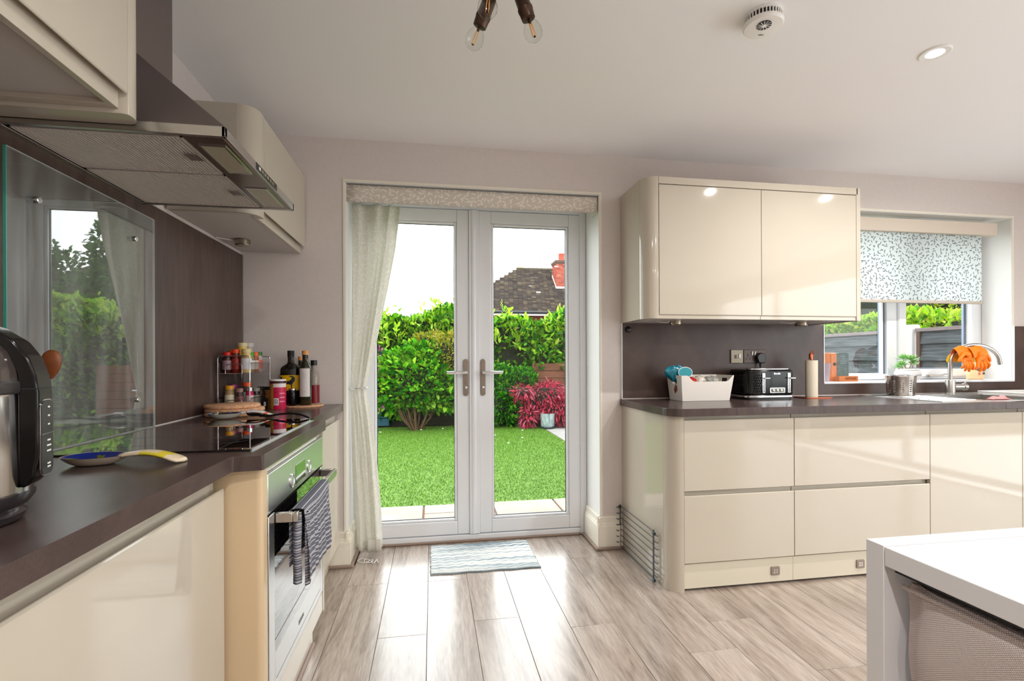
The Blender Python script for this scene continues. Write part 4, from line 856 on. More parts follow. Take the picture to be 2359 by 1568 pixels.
# ---------------- paper roll ----------------
kr = thing('paper_roll_holder', (2.29,2.65,WT), 'copper kitchen roll holder with flat base beside the toaster', 'holder')
M_cop = mat('copper', srgb(205,112,82), 0.2, metal=1.0)
MB().prism(rrect(2.20,2.395,2.585,2.715,0.03), 'z', WT, WT+0.006).build('base', M_cop, kr, bevel=0.002)
MB().cyl((2.29,2.65,WT+0.006),(2.29,2.65,1.150),0.006,12).lathe([(0.011,0),(0.011,0.03),(0.008,0.036),(0,0.037)],(2.286,2.65,1.130),18).tube([(2.293+0.011*math.cos(a),2.65,1.164+0.017*math.sin(a)) for a in np.linspace(-PI/2,1.5*PI,16)[:-1]],0.003,8,closed=True).build('post', M_cop, kr)
o = MB().lathe([(0.0335,0),(0.034,0.222),(0.020,0.222),(0.020,0.216)], (2.29,2.65,WT+0.0065), 36).build('kitchen_roll', mat('paper', srgb(222,210,190), 0.9, bump=(300,0.2)), None, origin=(2.29,2.65,WT))
tag(o, 'slim white kitchen paper roll standing on the copper holder', 'paper roll')
# ---------------- window sill things ----------------
SZ = WZ0+0.010
o = MB().lathe([(0.022,0),(0.031,0.115),(0.0325,0.122),(0.030,0.122),(0.0285,0.115),(0.020,0.004),(0,0.004)], (2.580,2.865,SZ), 32).build('cup', mat('lilac_cup', srgb(186,170,180), 0.4), None, origin=(2.58,2.865,SZ))
tag(o, 'tall lilac grey cup at the left end of the kitchen window sill', 'cup')
pq = thing('slate_plaque', (2.75,2.92,SZ), 'upright rounded slate plaque in an orange wooden case on the sill', 'plaque')
M_pwood = mat('orange_wood', srgb(214,132,84), 0.4, var=(9,0.15,(6,6,1)))
def arch(x0,x1,z0,z1,r): return [(x0,z0),(x1,z0)] + arc(x1-r,z1-r,r,r,0,90,6) + arc(x0+r,z1-r,r,r,90,180,6)
MB().prism([(2.90,SZ),(2.98,SZ)]+arc(2.96,SZ+0.172,0.02,0.02,0,90,5)+arc(2.92,SZ+0.172,0.02,0.02,90,180,5), 'x', 2.655, 2.70).build('wooden_side', M_pwood, pq, bevel=0.003)
MB().prism(arch(2.700,2.792,SZ,SZ+0.192,0.016), 'y', 2.90, 2.98).build('slate_face', mat('slate', srgb(96,112,112), 0.6, var=(40,0.3)), pq, bevel=0.002)
MB().lathe([(0.011,0),(0.011,0.001),(0,0.001)], (2.682,2.8995,SZ+0.115), 18, (0,-1,0)).build('round_hole', M_black, pq)
for k,(ww,zz) in enumerate(((0.04,0.165),(0.03,0.150),(0.055,0.135),(0.05,0.120))): MB().tube([(2.746-ww/2+ww*t, 2.8992, SZ+zz+0.003*math.sin(t*22+k)) for t in np.linspace(0,1,14)], 0.0012, 5).build('chalk_writing', mat('chalk', srgb(176,190,190), 0.9) if 'chalk' not in MATS else MATS['chalk'], pq)
bk = thing('wooden_block', (2.74,2.84,SZ), 'small orange wooden block with dark lettering lying before the slate plaque', 'block')
MB().box(2.655,2.800,2.835,2.865,SZ,SZ+0.036).build('wood', mat('block_wood', srgb(196,118,70), 0.45, var=(12,0.15,(1,5,5))), bk, bevel=0.001)
text('lettering', 'KESTNER', mat('burnt_brown', srgb(110,58,24), 0.6), bk, (2.745,2.8345,SZ+0.018), (PI/2,0,0), 0.021)
pt = thing('potted_succulent', (3.24,2.885,SZ), 'leafy green succulent in a white ribbed pot behind the cutlery drainer', 'plant')
MB().lathe([(0.060,0),(0.072,0.02),(0.076,0.045),(0.070,0.062),(0.064,0.066),(0.068,0.074),(0.062,0.082),(0.055,0.082),(0.054,0.07),(0,0.07)], (3.24,2.885,SZ), 36).build('pot', mat('white_pot', srgb(230,230,230), 0.35), pt)
MB().lathe([(0.0745,0.036),(0.0775,0.039),(0.0745,0.042)], (3.24,2.885,SZ), 36, cap=False).build('grey_band', mat('band_grey', srgb(130,138,146), 0.4), pt)
sm = MB(); lm_ = MB()
heads = [(3.195,2.885,1.088,0.045),(3.262,2.875,1.118,0.058),(3.225,2.90,1.128,0.052),(3.290,2.89,1.092,0.045),(3.175,2.89,1.070,0.036)]
for (hx,hy,hz,rl) in heads:
    sm.tube([(3.24+(hx-3.24)*0.4,2.885,SZ+0.07),(3.24+(hx-3.24)*0.8,hy,hz-0.03),(hx,hy,hz-0.005)],[0.005,0.004,0.004],7)
    for k in range(16):
        a = k*2.4; el = 0.05+0.075*k; d = Vector((math.cos(a)*math.cos(el),math.sin(a)*math.cos(el),math.sin(el))); l_ = rl*(1.0-0.015*k)
        sd = d.cross(Vector((0,0,1))).normalized(); up = sd.cross(d); c0 = Vector((hx,hy,hz))
        P = [c0, c0+d*l_*0.45+sd*l_*0.20, c0+d*l_*0.8+sd*l_*0.17, c0+d*l_*1.05+up*0.003, c0+d*l_*0.8-sd*l_*0.17, c0+d*l_*0.45-sd*l_*0.20, c0+d*l_*0.55+up*-0.005]
        lm_.add(P, [(0,1,6),(1,2,6),(2,3,6),(3,4,6),(4,5,6),(5,0,6),(0,5,4,3,2,1)])
sm.build('stem', mat('succ_stem', srgb(150,136,110), 0.6), pt)
lm_.build('rosette_leaves', mat('succ_leaf', srgb(150,206,120), 0.4, var=(60,0.2)), pt, sharp=60)
# cutlery drainer with real holes
cdn = thing('cutlery_drainer', (2.91,2.62,WT), 'perforated steel cutlery drainer pot standing on the sink drainer', 'utensil pot')
mb = MB(); cx_, cy_, zb_, ht = 2.915,2.64,WT+0.0035,0.128; seg = 66; rows = 20
def cr_(z): return 0.072+0.010*(z/ht)
solid_v = {}
for j in range(rows+1):
    for i in range(seg):
        a = 2*PI*i/seg; z = ht*j/rows; r = cr_(z); mb.v.append((cx_+r*math.cos(a)*1.0, cy_+r*math.sin(a)*0.95, zb_+z))
for j in range(rows):
    for i in range(seg):
        hole = (4 <= j < 16) and (j % 2 == 0) and (i % 6 == 0) 
        if hole: continue
        i2 = (i+1) % seg; mb.f.append((j*seg+i, j*seg+i2, (j+1)*seg+i2, (j+1)*seg+i))
mb.f.append(tuple(range(seg))[::-1])
mb.build('perforated_wall', mat('drainer_steel', srgb(176,170,164), 0.22, metal=1.0), cdn, solid=0.0006)
MB().tube([(cx_+0.082*math.cos(a), cy_+0.078*math.sin(a), zb_+ht) for a in np.linspace(0,2*PI,40)[:-1]], 0.0018, 6, closed=True).build('rolled_rim', M_chrome, cdn)
# soap bottle
sb_ = thing('soap_bottle', (3.82,2.90,SZ), 'peach soap bottle with a dark blue label under the orange gloves', 'bottle')
MB().lathe([(0.050,0),(0.060,0.006),(0.064,0.03),(0.060,0.06),(0.048,0.09),(0.032,0.112),(0.020,0.122),(0.018,0.130)], (3.82,2.90,SZ), 36, sy=0.6).build('body', mat('peach_plastic', srgb(246,206,158), 0.35), sb_)
MB().lathe([(0.019,0.128),(0.019,0.146),(0.008,0.150),(0.008,0.165),(0,0.166)], (3.82,2.90,SZ), 20).build('cap', M_white, sb_)
lbp = [(3.800,SZ+0.070),(3.850,SZ+0.070),(3.850,SZ+0.077)]+arc(3.837,SZ+0.077,0.013,0.014,0,90,5)+arc(3.813,SZ+0.077,0.013,0.014,90,180,5)
MB().prism([(x_-0.006,z_-0.004) for x_,z_ in lbp], 'y', 2.856, 2.868).build('label', mat('navy_label', srgb(40,56,96), 0.35), sb_)
MB().box(3.802,3.838,2.8555,2.8565,SZ+0.070,SZ+0.078).build('label_panel', mat('label_pale', srgb(160,190,232), 0.4), sb_.children[-1])
MB().lathe([(0,0),(0.009,0),(0.009,0.001)], (3.806,2.8605,SZ+0.042), 14, (0,-1,0)).build('flower_print', mat('flower_red', srgb(226,120,96), 0.5), sb_)
MB().lathe([(0,0),(0.008,0),(0.008,0.001)], (3.845,2.8625,SZ+0.044), 14, (0,-1,0)).build('leaf_print', mat('print_brown', srgb(70,52,36), 0.5), sb_)
# gloves: two skinned gloves draped over the spout
def skin_body(name, chains, mat_, parent, sub=2):
    verts=[]; edges=[]; radii=[]; idx={}
    def vid(p):
        k = tuple(round(c,5) for c in p[:3])
        if k not in idx: idx[k]=len(verts); verts.append(Vector(p[:3])); radii.append(p[3])
        return idx[k]
    for chn in chains:
        ids=[vid(p) for p in chn]
        for a,b2 in zip(ids[:-1],ids[1:]): edges.append((a,b2))
    rt = Vector(parent.location)
    me = bpy.data.meshes.new(name); me.from_pydata([v-rt for v in verts], edges, []); 
    o = bpy.data.objects.new(name, me); link(o); o.parent = parent
    md = o.modifiers.new('skin','SKIN')
    if not me.skin_vertices: me.skin_vertices.new() if hasattr(me.skin_vertices,'new') else None
    sv = me.skin_vertices[0].data
    for i,r in enumerate(radii): sv[i].radius = (r,r) if not isinstance(r,tuple) else r
    sv[0].use_root = True; md.use_smooth_shade = True
    s2 = o.modifiers.new('smooth','SUBSURF'); s2.levels = sub; s2.render_levels = sub
    me.materials.append(mat_); return o
def sheet_obj(name, pts_rows, m, parent, solid=0.002):
    nv = len(pts_rows)-1; nu = len(pts_rows[0])-1; mb = MB(); 
    for r_ in pts_rows:
        for p in r_: mb.v.append(tuple(p))
    for j in range(nv):
        for i in range(nu): a=j*(nu+1)+i; mb.f.append((a,a+1,a+nu+2,a+nu+1))
    o = mb.build(name, m, parent, solid=solid, sharp=70); s2 = o.modifiers.new('smooth','SUBSURF'); s2.levels=2; s2.render_levels=2; return o
M_orange = mat('orange_rubber', srgb(250,128,8), 0.45, var=(20,0.12)); M_yellow = mat('yellow_lining', srgb(246,206,30), 0.5)
def glove(label, cx, cy, tilt, sc_=1.0, fl=1):
    g_ = thing('rubber_glove', (cx, cy, 1.14), label, 'glove', None)
    F = lambda x, y, z, r: (cx+fl*x*sc_, cy+y*sc_, 1.16+z*sc_, r*sc_)
    rows=[]
    # cuff / palm sheet folded over the spout : front flap
    for k, (zz, yy, ww) in enumerate([(0.00,0.030,0.060),(0.045,0.014,0.064),(0.060,0.0,0.066),(0.045,-0.016,0.066),(0.015,-0.026,0.062),(-0.015,-0.030,0.055)]):
        rows.append([F(-ww+2*ww*i/6, yy+0.003*math.sin(i*2+k), zz+0.004*math.sin(i*1.7+k)-0.018*((i-3)/3)**2, 0)[:3] for i in range(7)])
    sheet_obj('cuff', rows, M_orange, g_, 0.003)
    rows=[]
    for k, (zz, yy, ww) in enumerate([(0.0,0.034,0.066),(-0.03,0.038,0.072),(-0.055,0.040,0.076)]):
        rows.append([F(-ww+2*ww*i/6, yy+0.004*math.sin(i*2+k), zz+0.004*math.sin(i*2.1), 0)[:3] for i in range(7)])
    sheet_obj('yellow_cuff_lining', rows, M_yellow, g_, 0.003)
    palm = [F(0,-0.028,0.02,0.026), F(0,-0.030,-0.005,0.030), F(0,-0.030,-0.03,0.026)]
    ch_ = [palm]
    for k,(dx,ln,r,sp) in enumerate(((-0.030,0.062,0.0095,-0.020),(-0.011,0.074,0.0105,-0.006),(0.010,0.070,0.0105,0.005),(0.029,0.052,0.0092,0.016))):
        ch_.append([palm[2], F(dx,-0.033,-0.045,0.012), F(dx+sp*0.5,-0.040-0.004*k,-0.045-ln*0.5,r), F(dx+sp,-0.030,-0.045-ln,r*0.75)])
    ch_.append([palm[1], F(0.036,-0.034,-0.008,0.012), F(0.056,-0.036,-0.032,0.0105), F(0.064,-0.032,-0.055,0.008)])
    skin_body('hand', ch_, M_orange, g_)
    return g_
glove('orange rubber glove with a yellow cuff draped over the left of the tap spout', 3.405, 2.665, 0, 0.97, -1)
glove('orange rubber glove draped over the right of the tap spout above the soap bottle', 3.495, 2.645, 0, 0.97, 1)
# pink cloth and draining tray
mb = MB(); mb.grid(lambda u,v: (3.10+0.13*u, 2.262+0.035*v+0.004*math.sin(9*u), WT+0.004+0.020*math.sin(PI*min(1,max(0,u)))*math.sin(PI*v)*(1+0.35*math.sin(11*u))+0.002), 20, 10)
o = mb.build('dishcloth', mat('pink_cloth', srgb(240,146,146), 0.9), None, solid=0.003, origin=(3.16,2.28,WT)); tag(o, 'small pink dishcloth folded on the front rim of the sink', 'dishcloth')
o = MB().box(3.60,3.99,2.38,2.72,WT,WT+0.012).box(3.60,3.99,2.38,2.388,WT+0.012,WT+0.022).box(3.60,3.99,2.712,2.72,WT+0.012,WT+0.022).box(3.60,3.608,2.388,2.712,WT+0.012,WT+0.022).box(3.982,3.99,2.388,2.712,WT+0.012,WT+0.022).build('draining_tray', M_white, None, origin=(3.8,2.55,WT), bevel=0.003)
tag(o, 'flat white draining tray on the worktop right of the tap', 'tray')
# ---------------- multicooker (soup maker) ----------------
mc = thing('soup_maker', (-0.69, 0.81, WT), 'black and steel jug-style soup maker with a touch panel on its handle', 'soup maker')
X, Y = -0.69, 0.81
MB().lathe([(0.080,0),(0.088,0.004),(0.092,0.014),(0.086,0.020),(0.094,0.026),(0.100,0.036),(0.101,0.046)], (X,Y,WT), 48).build('base', mat('gunmetal', srgb(88,84,86), 0.18, metal=0.8), mc)
MB().lathe([(0.098,0.044),(0.099,0.06),(0.097,0.186),(0.096,0.192)], (X,Y,WT), 48, cap=False).build('jug', mat('jug_steel', srgb(170,164,160), 0.14, metal=1.0), mc)
MB().lathe([(0.099,0.190),(0.101,0.193),(0.101,0.206),(0.098,0.209)], (X,Y,WT), 48, cap=False).build('band', mat('band_dark', srgb(70,68,68), 0.25, metal=0.5), mc)
MB().lathe([(0.098,0.208),(0.096,0.225),(0.088,0.250),(0.072,0.270),(0.050,0.280),(0.0,0.284)], (X,Y,WT), 48).build('lid', mat('lid_smoke', srgb(58,50,48), 0.12, coat=0.8), mc)
HA = math.radians(15)
ox = [(0.104,0.054),(0.113,0.068),(0.118,0.10),(0.118,0.19),(0.115,0.215),(0.107,0.242),(0.092,0.266),(0.066,0.286),(0.032,0.297),(-0.01,0.301),(-0.08,0.292)]
ix = [(-0.08,0.270),(-0.01,0.281),(0.030,0.277),(0.058,0.265),(0.080,0.244),(0.092,0.218),(0.094,0.19),(0.094,0.10),(0.094,0.065),(0.097,0.052)]
MB().prism([(X+a, WT+z) for a, z in ox+ix], 'y', Y-0.024, Y+0.024).rotz(X,Y,HA).build('handle_arch', M_blackgloss, mc, bevel=0.006, seg=3, sharp=50)
hd_ = mc.children[-1]
pz0, pz1 = WT+0.066, WT+0.180
MB().prism(rrect(Y-0.020,Y+0.020,pz0,pz1,0.012,5), 'x', X+0.1175, X+0.1190).rotz(X,Y,HA).build('panel_outline', M_chrome, hd_)
MB().prism(rrect(Y-0.0185,Y+0.0185,pz0+0.0015,pz1-0.0015,0.011,5), 'x', X+0.1180, X+0.1198).rotz(X,Y,HA).build('touch_panel', mat('panel_grey', srgb(44,46,48), 0.15), hd_)
for k,(zz,ww) in enumerate(((0.168,0.006),(0.155,0.006),(0.142,0.006),(0.118,0.010),(0.110,0.013),(0.102,0.013),(0.083,0.010),(0.078,0.010))):
    MB().box(X+0.1197,X+0.1201,Y+0.004-ww/2,Y+0.004+ww/2,WT+zz-0.0012,WT+zz+0.0012).rotz(X,Y,HA).build('panel_mark', M_white, hd_.children[1])
MB().box(X+0.1178,X+0.1202,Y-0.0185,Y+0.0185,WT+0.128,WT+0.1288).rotz(X,Y,HA).build('panel_divider', M_chrome, hd_)
MB().box(X+0.092,X+0.1185,Y-0.0245,Y+0.0245,WT+0.196,WT+0.1975).rotz(X,Y,HA).build('lid_seam', M_seal, hd_)
# utensil pot + spoon + spatula
up_ = thing('utensil_pot', (-0.88,1.14,WT), 'dark utensil pot hidden behind the soup maker', 'utensil pot')
MB().lathe([(0.045,0),(0.048,0.01),(0.048,0.14),(0.045,0.14),(0.044,0.01),(0,0.01)], (-0.88,1.14,WT), 32).build('pot', M_black, up_)
o = thing('wooden_spoon', (-0.86,1.14,WT+0.02), 'brown wooden spoon whose bowl shows behind the soup maker', 'spoon')
MB().tube([(-0.87,1.14,WT+0.02),(-0.825,1.145,WT+0.14),(-0.795,1.15,WT+0.20)], 0.006, 10).build('handle', mat('spoon_wood', srgb(116,62,28), 0.45, var=(8,0.2,(1,1,6))), o)
MB().lathe([(0.0,-0.034),(0.010,-0.029),(0.018,-0.012),(0.020,0.004),(0.016,0.020),(0.008,0.028),(0,0.030)], (-0.780,1.15,WT+0.232), 24, (0.2,0,1), sy=0.45).build('bowl', MATS['spoon_wood'], o)
o = thing('spatula', (-0.9,1.13,WT+0.02), 'black spatula tip poking up behind the soup maker lid', 'spatula')
MB().tube([(-0.895,1.13,WT+0.02),(-0.925,1.11,WT+0.25)], 0.005, 8).build('handle', M_black, o)
MB().prism([(-0.955,WT+0.25),(-0.905,WT+0.25),(-0.893,WT+0.335),(-0.915,WT+0.352),(-0.94,WT+0.345)], 'y', 1.105, 1.111).build('blade', M_black, o, bevel=0.002)
# ---------------- spoon rests ----------------
def spoon_rest(name, c, ang, ln, bw, m_out, m_in, m_handle, label, hz=0.020):
    t = thing(name, (c[0],c[1],c[2]), label, 'spoon rest'); ca, sa_ = math.cos(ang), math.sin(ang)
    def T(x, y, z): return (c[0]+x*ca-y*sa_, c[1]+x*sa_+y*ca, c[2]+z)
    bl = ln*0.52
    mb = MB(); nr, ns = 8, 36
    # bowl solid: outer and inner surfaces
    for j in range(nr+1):
        q = j/nr
        for i in range(ns):
            a = 2*PI*i/ns; k = 0.45+0.55*q**0.8 if j else 0
            ex = -bl/2+bl*0.0; r1 = bl/2*k; r2 = bw/2*k
            mb.v.append(T(-ln/2+bl/2+r1*math.cos(a)*(1.0+0.08*math.cos(a)), r2*math.sin(a)*(1-0.12*math.cos(a)), hz*q**1.3))
    for j in range(nr):
        for i in range(ns): i2=(i+1)%ns; mb.f.append((j*ns+i,j*ns+i2,(j+1)*ns+i2,(j+1)*ns+i))
    mb.build('bowl', m_out, t, sharp=60)
    ib = MB()
    for j in range(nr+1):
        q = j/nr
        for i in range(ns):
            a = 2*PI*i/ns; k = q
            r1 = (bl/2-0.003)*k; r2 = (bw/2-0.003)*k
            ib.v.append(T(-ln/2+bl/2+r1*math.cos(a)*(1.0+0.08*math.cos(a)), r2*math.sin(a)*(1-0.12*math.cos(a)), 0.0035+(hz-0.0035)*q**2.2))
    for j in range(nr):
        for i in range(ns): i2=(i+1)%ns; ib.f.append((j*ns+i,j*ns+i2,(j+1)*ns+i2,(j+1)*ns+i))
    rimf = MB()
    ib.build('bowl_inside', m_in, t, sharp=60)
    hm = MB(); x0_ = -ln/2+bl*0.93; x1_ = ln/2
    rows = 14
    for k in range(rows+1):
        u = k/rows; x = x0_+(x1_-x0_)*u; wd = bw*(0.17+0.10*u)*(1 if u<0.85 else math.sqrt(max(0.02,1-((u-0.85)/0.15)**2)))
        z = hz*0.86 + 0.006*math.sin(PI*min(1,u*1.1)) - hz*0.80*max(0,(u-0.35)/0.65)**1.7
        for i in range(9):
            s_ = i/8*2-1; hm.v.append(T(x, wd*s_, z + 0.004*(1-s_*s_)))
    for k in range(rows):
        for i in range(8): a=k*9+i; hm.f.append((a,a+1,a+10,a+9))
    hm.build('handle', m_handle, t, solid=0.006, sharp=60)
    return t
def mat_spots(name, base, c2, c3, scale):
    m = bpy.data.materials.new(name); m.use_nodes = True; N, L = nt(m); b = N['Principled BSDF']; MATS[name] = m
    tc = N.new('ShaderNodeTexCoord'); no = N.new('ShaderNodeTexNoise'); no.inputs['Scale'].default_value = scale; no.inputs['Detail'].default_value = 2; L.new(tc.outputs['Object'], no.inputs[0])
    cr = N.new('ShaderNodeValToRGB'); e = cr.color_ramp.elements; cr.color_ramp.interpolation = 'CONSTANT'
    e[0].position = 0; e[0].color = c2; e[1].position = 0.40; e[1].color = base; k = e.new(0.60); k.color = c3
    L.new(no.outputs[0], cr.inputs[0]); L.new(cr.outputs[0], b.inputs['Base Color']); b.inputs['Roughness'].default_value = 0.12; return m
spoon_rest('spoon_rest', (-0.706,1.262,WT), -0.02, 0.262, 0.098, mat('glaze_cream', srgb(196,178,158), 0.2), mat_spots('glaze_blue', srgb(22,40,120), srgb(14,20,50), srgb(96,100,24), 26), mat_spots('glaze_cream_print', srgb(222,204,174), srgb(222,204,174), srgb(216,196,60), 18), 'cream ceramic spoon rest with a deep blue bowl by the soup maker', 0.021)
spoon_rest('spoon_rest', (-0.775,2.15,WT+0.005), 0.27, 0.25, 0.10, mat('glaze_white', srgb(206,198,184), 0.15), mat_spots('glaze_pattern', srgb(60,50,44), srgb(40,110,190), srgb(200,180,150), 40), mat_spots('glaze_pattern_2', srgb(214,212,206), srgb(50,120,200), srgb(226,110,70), 34), 'white spoon rest painted blue and orange behind the hob', 0.022)
o = thing('ladle', (-0.6,2.12,WT), 'slim black cooking spoon arching over the far edge of the hob', 'spoon')
MB().tube([(-0.705,2.16,WT+0.012),(-0.66,2.145,WT+0.012),(-0.62,2.13,WT+0.019),(-0.57,2.11,WT+0.024),(-0.53,2.09,WT+0.021),(-0.50,2.075,WT+0.012),(-0.49,2.068,WT+0.008)], [0.006,0.0045,0.004,0.0045,0.0045,0.004,0.003], 10).build('handle', M_black, o)
MB().lathe([(0.0,-0.003),(0.024,0.0),(0.030,0.008),(0.028,0.009),(0.020,0.003),(0,0.001)], (-0.73,2.165,WT+0.012), 24, (0.1,0,1), sy=0.8).build('bowl', M_black, o)
# ---------------- cork mats ----------------
M_cork = mat('cork', srgb(206,158,122), 0.9, var=(90,0.3), bump=(120,0.5))
for k,(dx,dy,lab) in enumerate(((0.006,0.0,'round cork trivet at the bottom of the stack beside the spice rack'),(0.010,-0.004,'round cork trivet in the middle of the stack beside the spice rack'),(-0.004,0.004,'round cork trivet on top of the stack beside the spice rack'))):
    x, y, z = -0.868+dx, 2.325+dy, WT+0.0165*k
    o = MB().lathe([(0.112,0),(0.1165,0.004),(0.1165,0.012),(0.112,0.016),(0,0.016)] if k < 2 else [(0.106,0),(0.110,0.004),(0.110,0.012),(0.106,0.016),(0,0.016)], (x,y,z), 56).build('cork_trivet', M_cork, None, origin=(x,y,z), sharp=50)
    tag(o, lab, 'trivet', 'stacked cork trivets')
o = MB().lathe([(0.098,0),(0.1005,0.003),(0.1005,0.006),(0.098,0.009),(0,0.009)], (-0.668,2.694,WT), 56).build('cork_trivet', M_cork, None, origin=(-0.668,2.694,WT), sharp=50)
tag(o, 'single round cork trivet lying flat under the oil bottles', 'trivet')
CT = WT+0.009
# ---------------- spice rack ----------------
sr = thing('spice_rack', (-0.91,2.59,WT), 'two-tier chrome wire spice rack full of jars in the corner', 'rack')
RX0,RX1,RY0,RY1 = -0.985,-0.847,2.46,2.75; RT = WT+0.262; T2 = WT+0.180
def uframe(y): return [(RX0,y,WT+0.002),(RX0,y,RT-0.012),(RX0+0.004,y,RT-0.003),(RX0+0.012,y,RT),(RX1-0.012,y,RT),(RX1-0.004,y,RT-0.003),(RX1,y,RT-0.012),(RX1,y,WT+0.002)]
for yy in (RY0, RY1): MB().tube(uframe(yy), 0.0026, 8).build('end_frame', M_chrome, sr)
for zz in (WT+0.012, T2):
    mb = MB()
    for (a,b2) in (((RX0,RY0,zz),(RX1,RY0,zz)),((RX1,RY0,zz),(RX1,RY1,zz)),((RX1,RY1,zz),(RX0,RY1,zz)),((RX0,RY1,zz),(RX0,RY0,zz)),((RX1,RY0,zz+0.05),(RX1,RY1,zz+0.05)),((RX0,RY0,zz+0.05),(RX0,RY1,zz+0.05))): mb.cyl(a,b2,0.0018,6)
    mb.build('shelf_frame', M_chrome, sr); sf = sr.children[-1]
    ww = MB(); yy = RY0+0.006
    while yy < RY1-0.002:
        ww.tube([(RX1,yy,zz+0.05),(RX1,yy,zz),(RX0,yy,zz),(RX0,yy,zz+0.05)],0.0009,5); yy += 0.009
    tag(ww.build('shelf_wires', mat('dark_wire', srgb(110,100,96), 0.5, metal=0.7) if 'dark_wire' not in MATS else MATS['dark_wire'], sf), kind='stuff')
    MB().tube([(RX0+0.033,RY0-0.001,zz),(RX0+0.033,RY0-0.001,zz+0.036),(RX0+0.040,RY0-0.001,zz+0.043),(RX1-0.04,RY0-0.001,zz+0.043),(RX1-0.033,RY0-0.001,zz+0.036),(RX1-0.033,RY0-0.001,zz)],0.0022,8).build('end_loop', M_chrome, sr)
_mc = {}
def cm(r,g,b2,rough=0.35):
    k = (r,g,b2)
    if k not in _mc: _mc[k] = mat('jar_colour_%d_%d_%d' % k, srgb(r,g,b2), rough)
    return _mc[k]
def jar(x, y, z, r, h, cap, body, label_c, lab, capk=0.9, caph=0.018, cat='jar', name='spice_jar', group='spice jars', metal=False):
    t = thing(name, (x,y,z), lab, cat, group)
    n_ = r*0.82
    MB().lathe([(r*0.9,0),(r,0.003),(r,h*0.68),(n_,h*0.78),(n_,h-caph)], (x,y,z), 22).build('glass_body', cm(*body, 0.12), t)
    MB().lathe([(r*capk,h-caph),(r*capk,h-0.0015),(r*capk-0.0015,h),(0,h)], (x,y,z), 22).build('lid', (M_chrome if metal else cm(*cap)), t)
    if label_c:
        MB().lathe([(r+0.0004,h*0.16),(r+0.0004,h*0.60)], (x,y,z), 22, cap=False).build('label', cm(*label_c), t)
    return t
U = T2+0.002; Lw = WT+0.0145
UJ = [(-0.957,2.492,0.021,0.098,(206,24,12),(60,22,20),(150,120,130),'red-lidded spice jar nearest the wall on the upper tier'),
 (-0.921,2.500,0.020,0.112,(232,76,20),(110,34,20),(150,40,30),'orange-lidded jar of red spice second on the upper tier'),
 (-0.874,2.495,0.023,0.114,(214,198,140),(206,176,110),(222,222,226),'tall pale jar of yellow spice beside the front post of the upper tier'),
 (-0.955,2.548,0.020,0.108,(226,84,30),(90,40,24),None,'orange-lidded jar behind the red-lidded one on the upper tier'),
 (-0.876,2.560,0.017,0.098,(30,150,40),(120,110,70),(220,220,215),'slim jar with a bright green lid on the upper tier'),
 (-0.873,2.610,0.017,0.100,(236,96,24),(150,70,40),(214,190,170),'slim jar with an orange lid between two green ones, upper tier'),
 (-0.873,2.662,0.018,0.102,(16,110,30),(170,160,150),(214,80,60),'jar with a dark green lid at the far end of the upper tier'),
 (-0.925,2.590,0.026,0.146,(206,190,150),(210,180,80),None,'tall storage jar of yellow powder at the back of the upper tier'),
 (-0.925,2.670,0.027,0.148,(190,184,178),(170,160,150),None,'tall clear storage jar at the back end of the upper tier')]
for j_ in UJ: jar(j_[0],j_[1],U,j_[2],j_[3],j_[4],j_[5],j_[6],j_[7])
LJ = [(-0.948,2.495,0.021,0.108,(214,150,30),(150,120,84),(206,196,170),'jar with a mustard yellow lid at the front of the lower tier'),
 (-0.957,2.560,0.020,0.110,(140,20,110),(40,26,30),None,'jar with a purple lid behind the yellow-lidded one, lower tier'),
 (-0.906,2.500,0.018,0.094,(150,110,104),(60,34,32),(120,70,70),'short dark jar with a dull rose lid in the middle of the lower tier'),
 (-0.868,2.520,0.017,0.098,(190,190,190),(190,30,90),(222,190,190),'jar with a silver lid and pale pink label on the lower tier'),
 (-0.905,2.590,0.024,0.118,(232,80,24),(70,60,50),(190,196,186),'jar with a wide orange lid at the back of the lower tier'),
 (-0.872,2.625,0.018,0.090,(180,176,168),(60,50,44),(170,176,160),'small jar with a grey lid past the post on the lower tier'),
 (-0.872,2.690,0.021,0.092,(40,36,34),(80,66,52),None,'squat dark jar at the far end of the lower tier')]
for j_ in LJ: jar(j_[0],j_[1],Lw,j_[2],j_[3],j_[4],j_[5],j_[6],j_[7], metal=('silver' in j_[7]))
# loose items beside the rack
t = thing('spice_tub', (-0.815,2.63,WT), 'squat tan spice tub with a black lid between rack and pink tin', 'tub')
MB().lathe([(0.028,0),(0.028,0.092)], (-0.812,2.655,WT), 28).build('body', mat('tan_tub', srgb(176,110,62), 0.5, var=(40,0.3)), t)
MB().lathe([(0.029,0.092),(0.029,0.106),(0.027,0.108),(0,0.108)], (-0.812,2.655,WT), 28).build('lid', M_black, t)
MB().box(-0.838,-0.818,2.606,2.624,WT,WT+0.052).build('label', M_black, t); MB().box(-0.832,-0.822,2.605,2.607,WT+0.012,WT+0.034).build('label_print', M_white, t.children[-1])
t = thing('seasoning_tin', (-0.758,2.585,WT), 'pink and gold seasoning tin with a white lid before the oil bottle', 'tin')
mb = MB().lathe([(0.036,0),(0.0365,0.002),(0.0365,0.140)], (-0.758,2.585,WT), 36); mb.build('body', mat('tin_pink', srgb(196,24,74), 0.35, var=(60,0.25)), t)
def band(r, a0, a1, z0, z1, c, n=12):
    mb = MB(); 
    for k in range(n+1):
        a = a0+(a1-a0)*k/n; mb.v += [(c[0]+r*math.cos(a),c[1]+r*math.sin(a),z0),(c[0]+r*math.cos(a),c[1]+r*math.sin(a),z1)]
    for k in range(n): mb.f.append((2*k,2*k+2,2*k+3,2*k+1))
    return mb
ct_ = (-0.758,2.585)
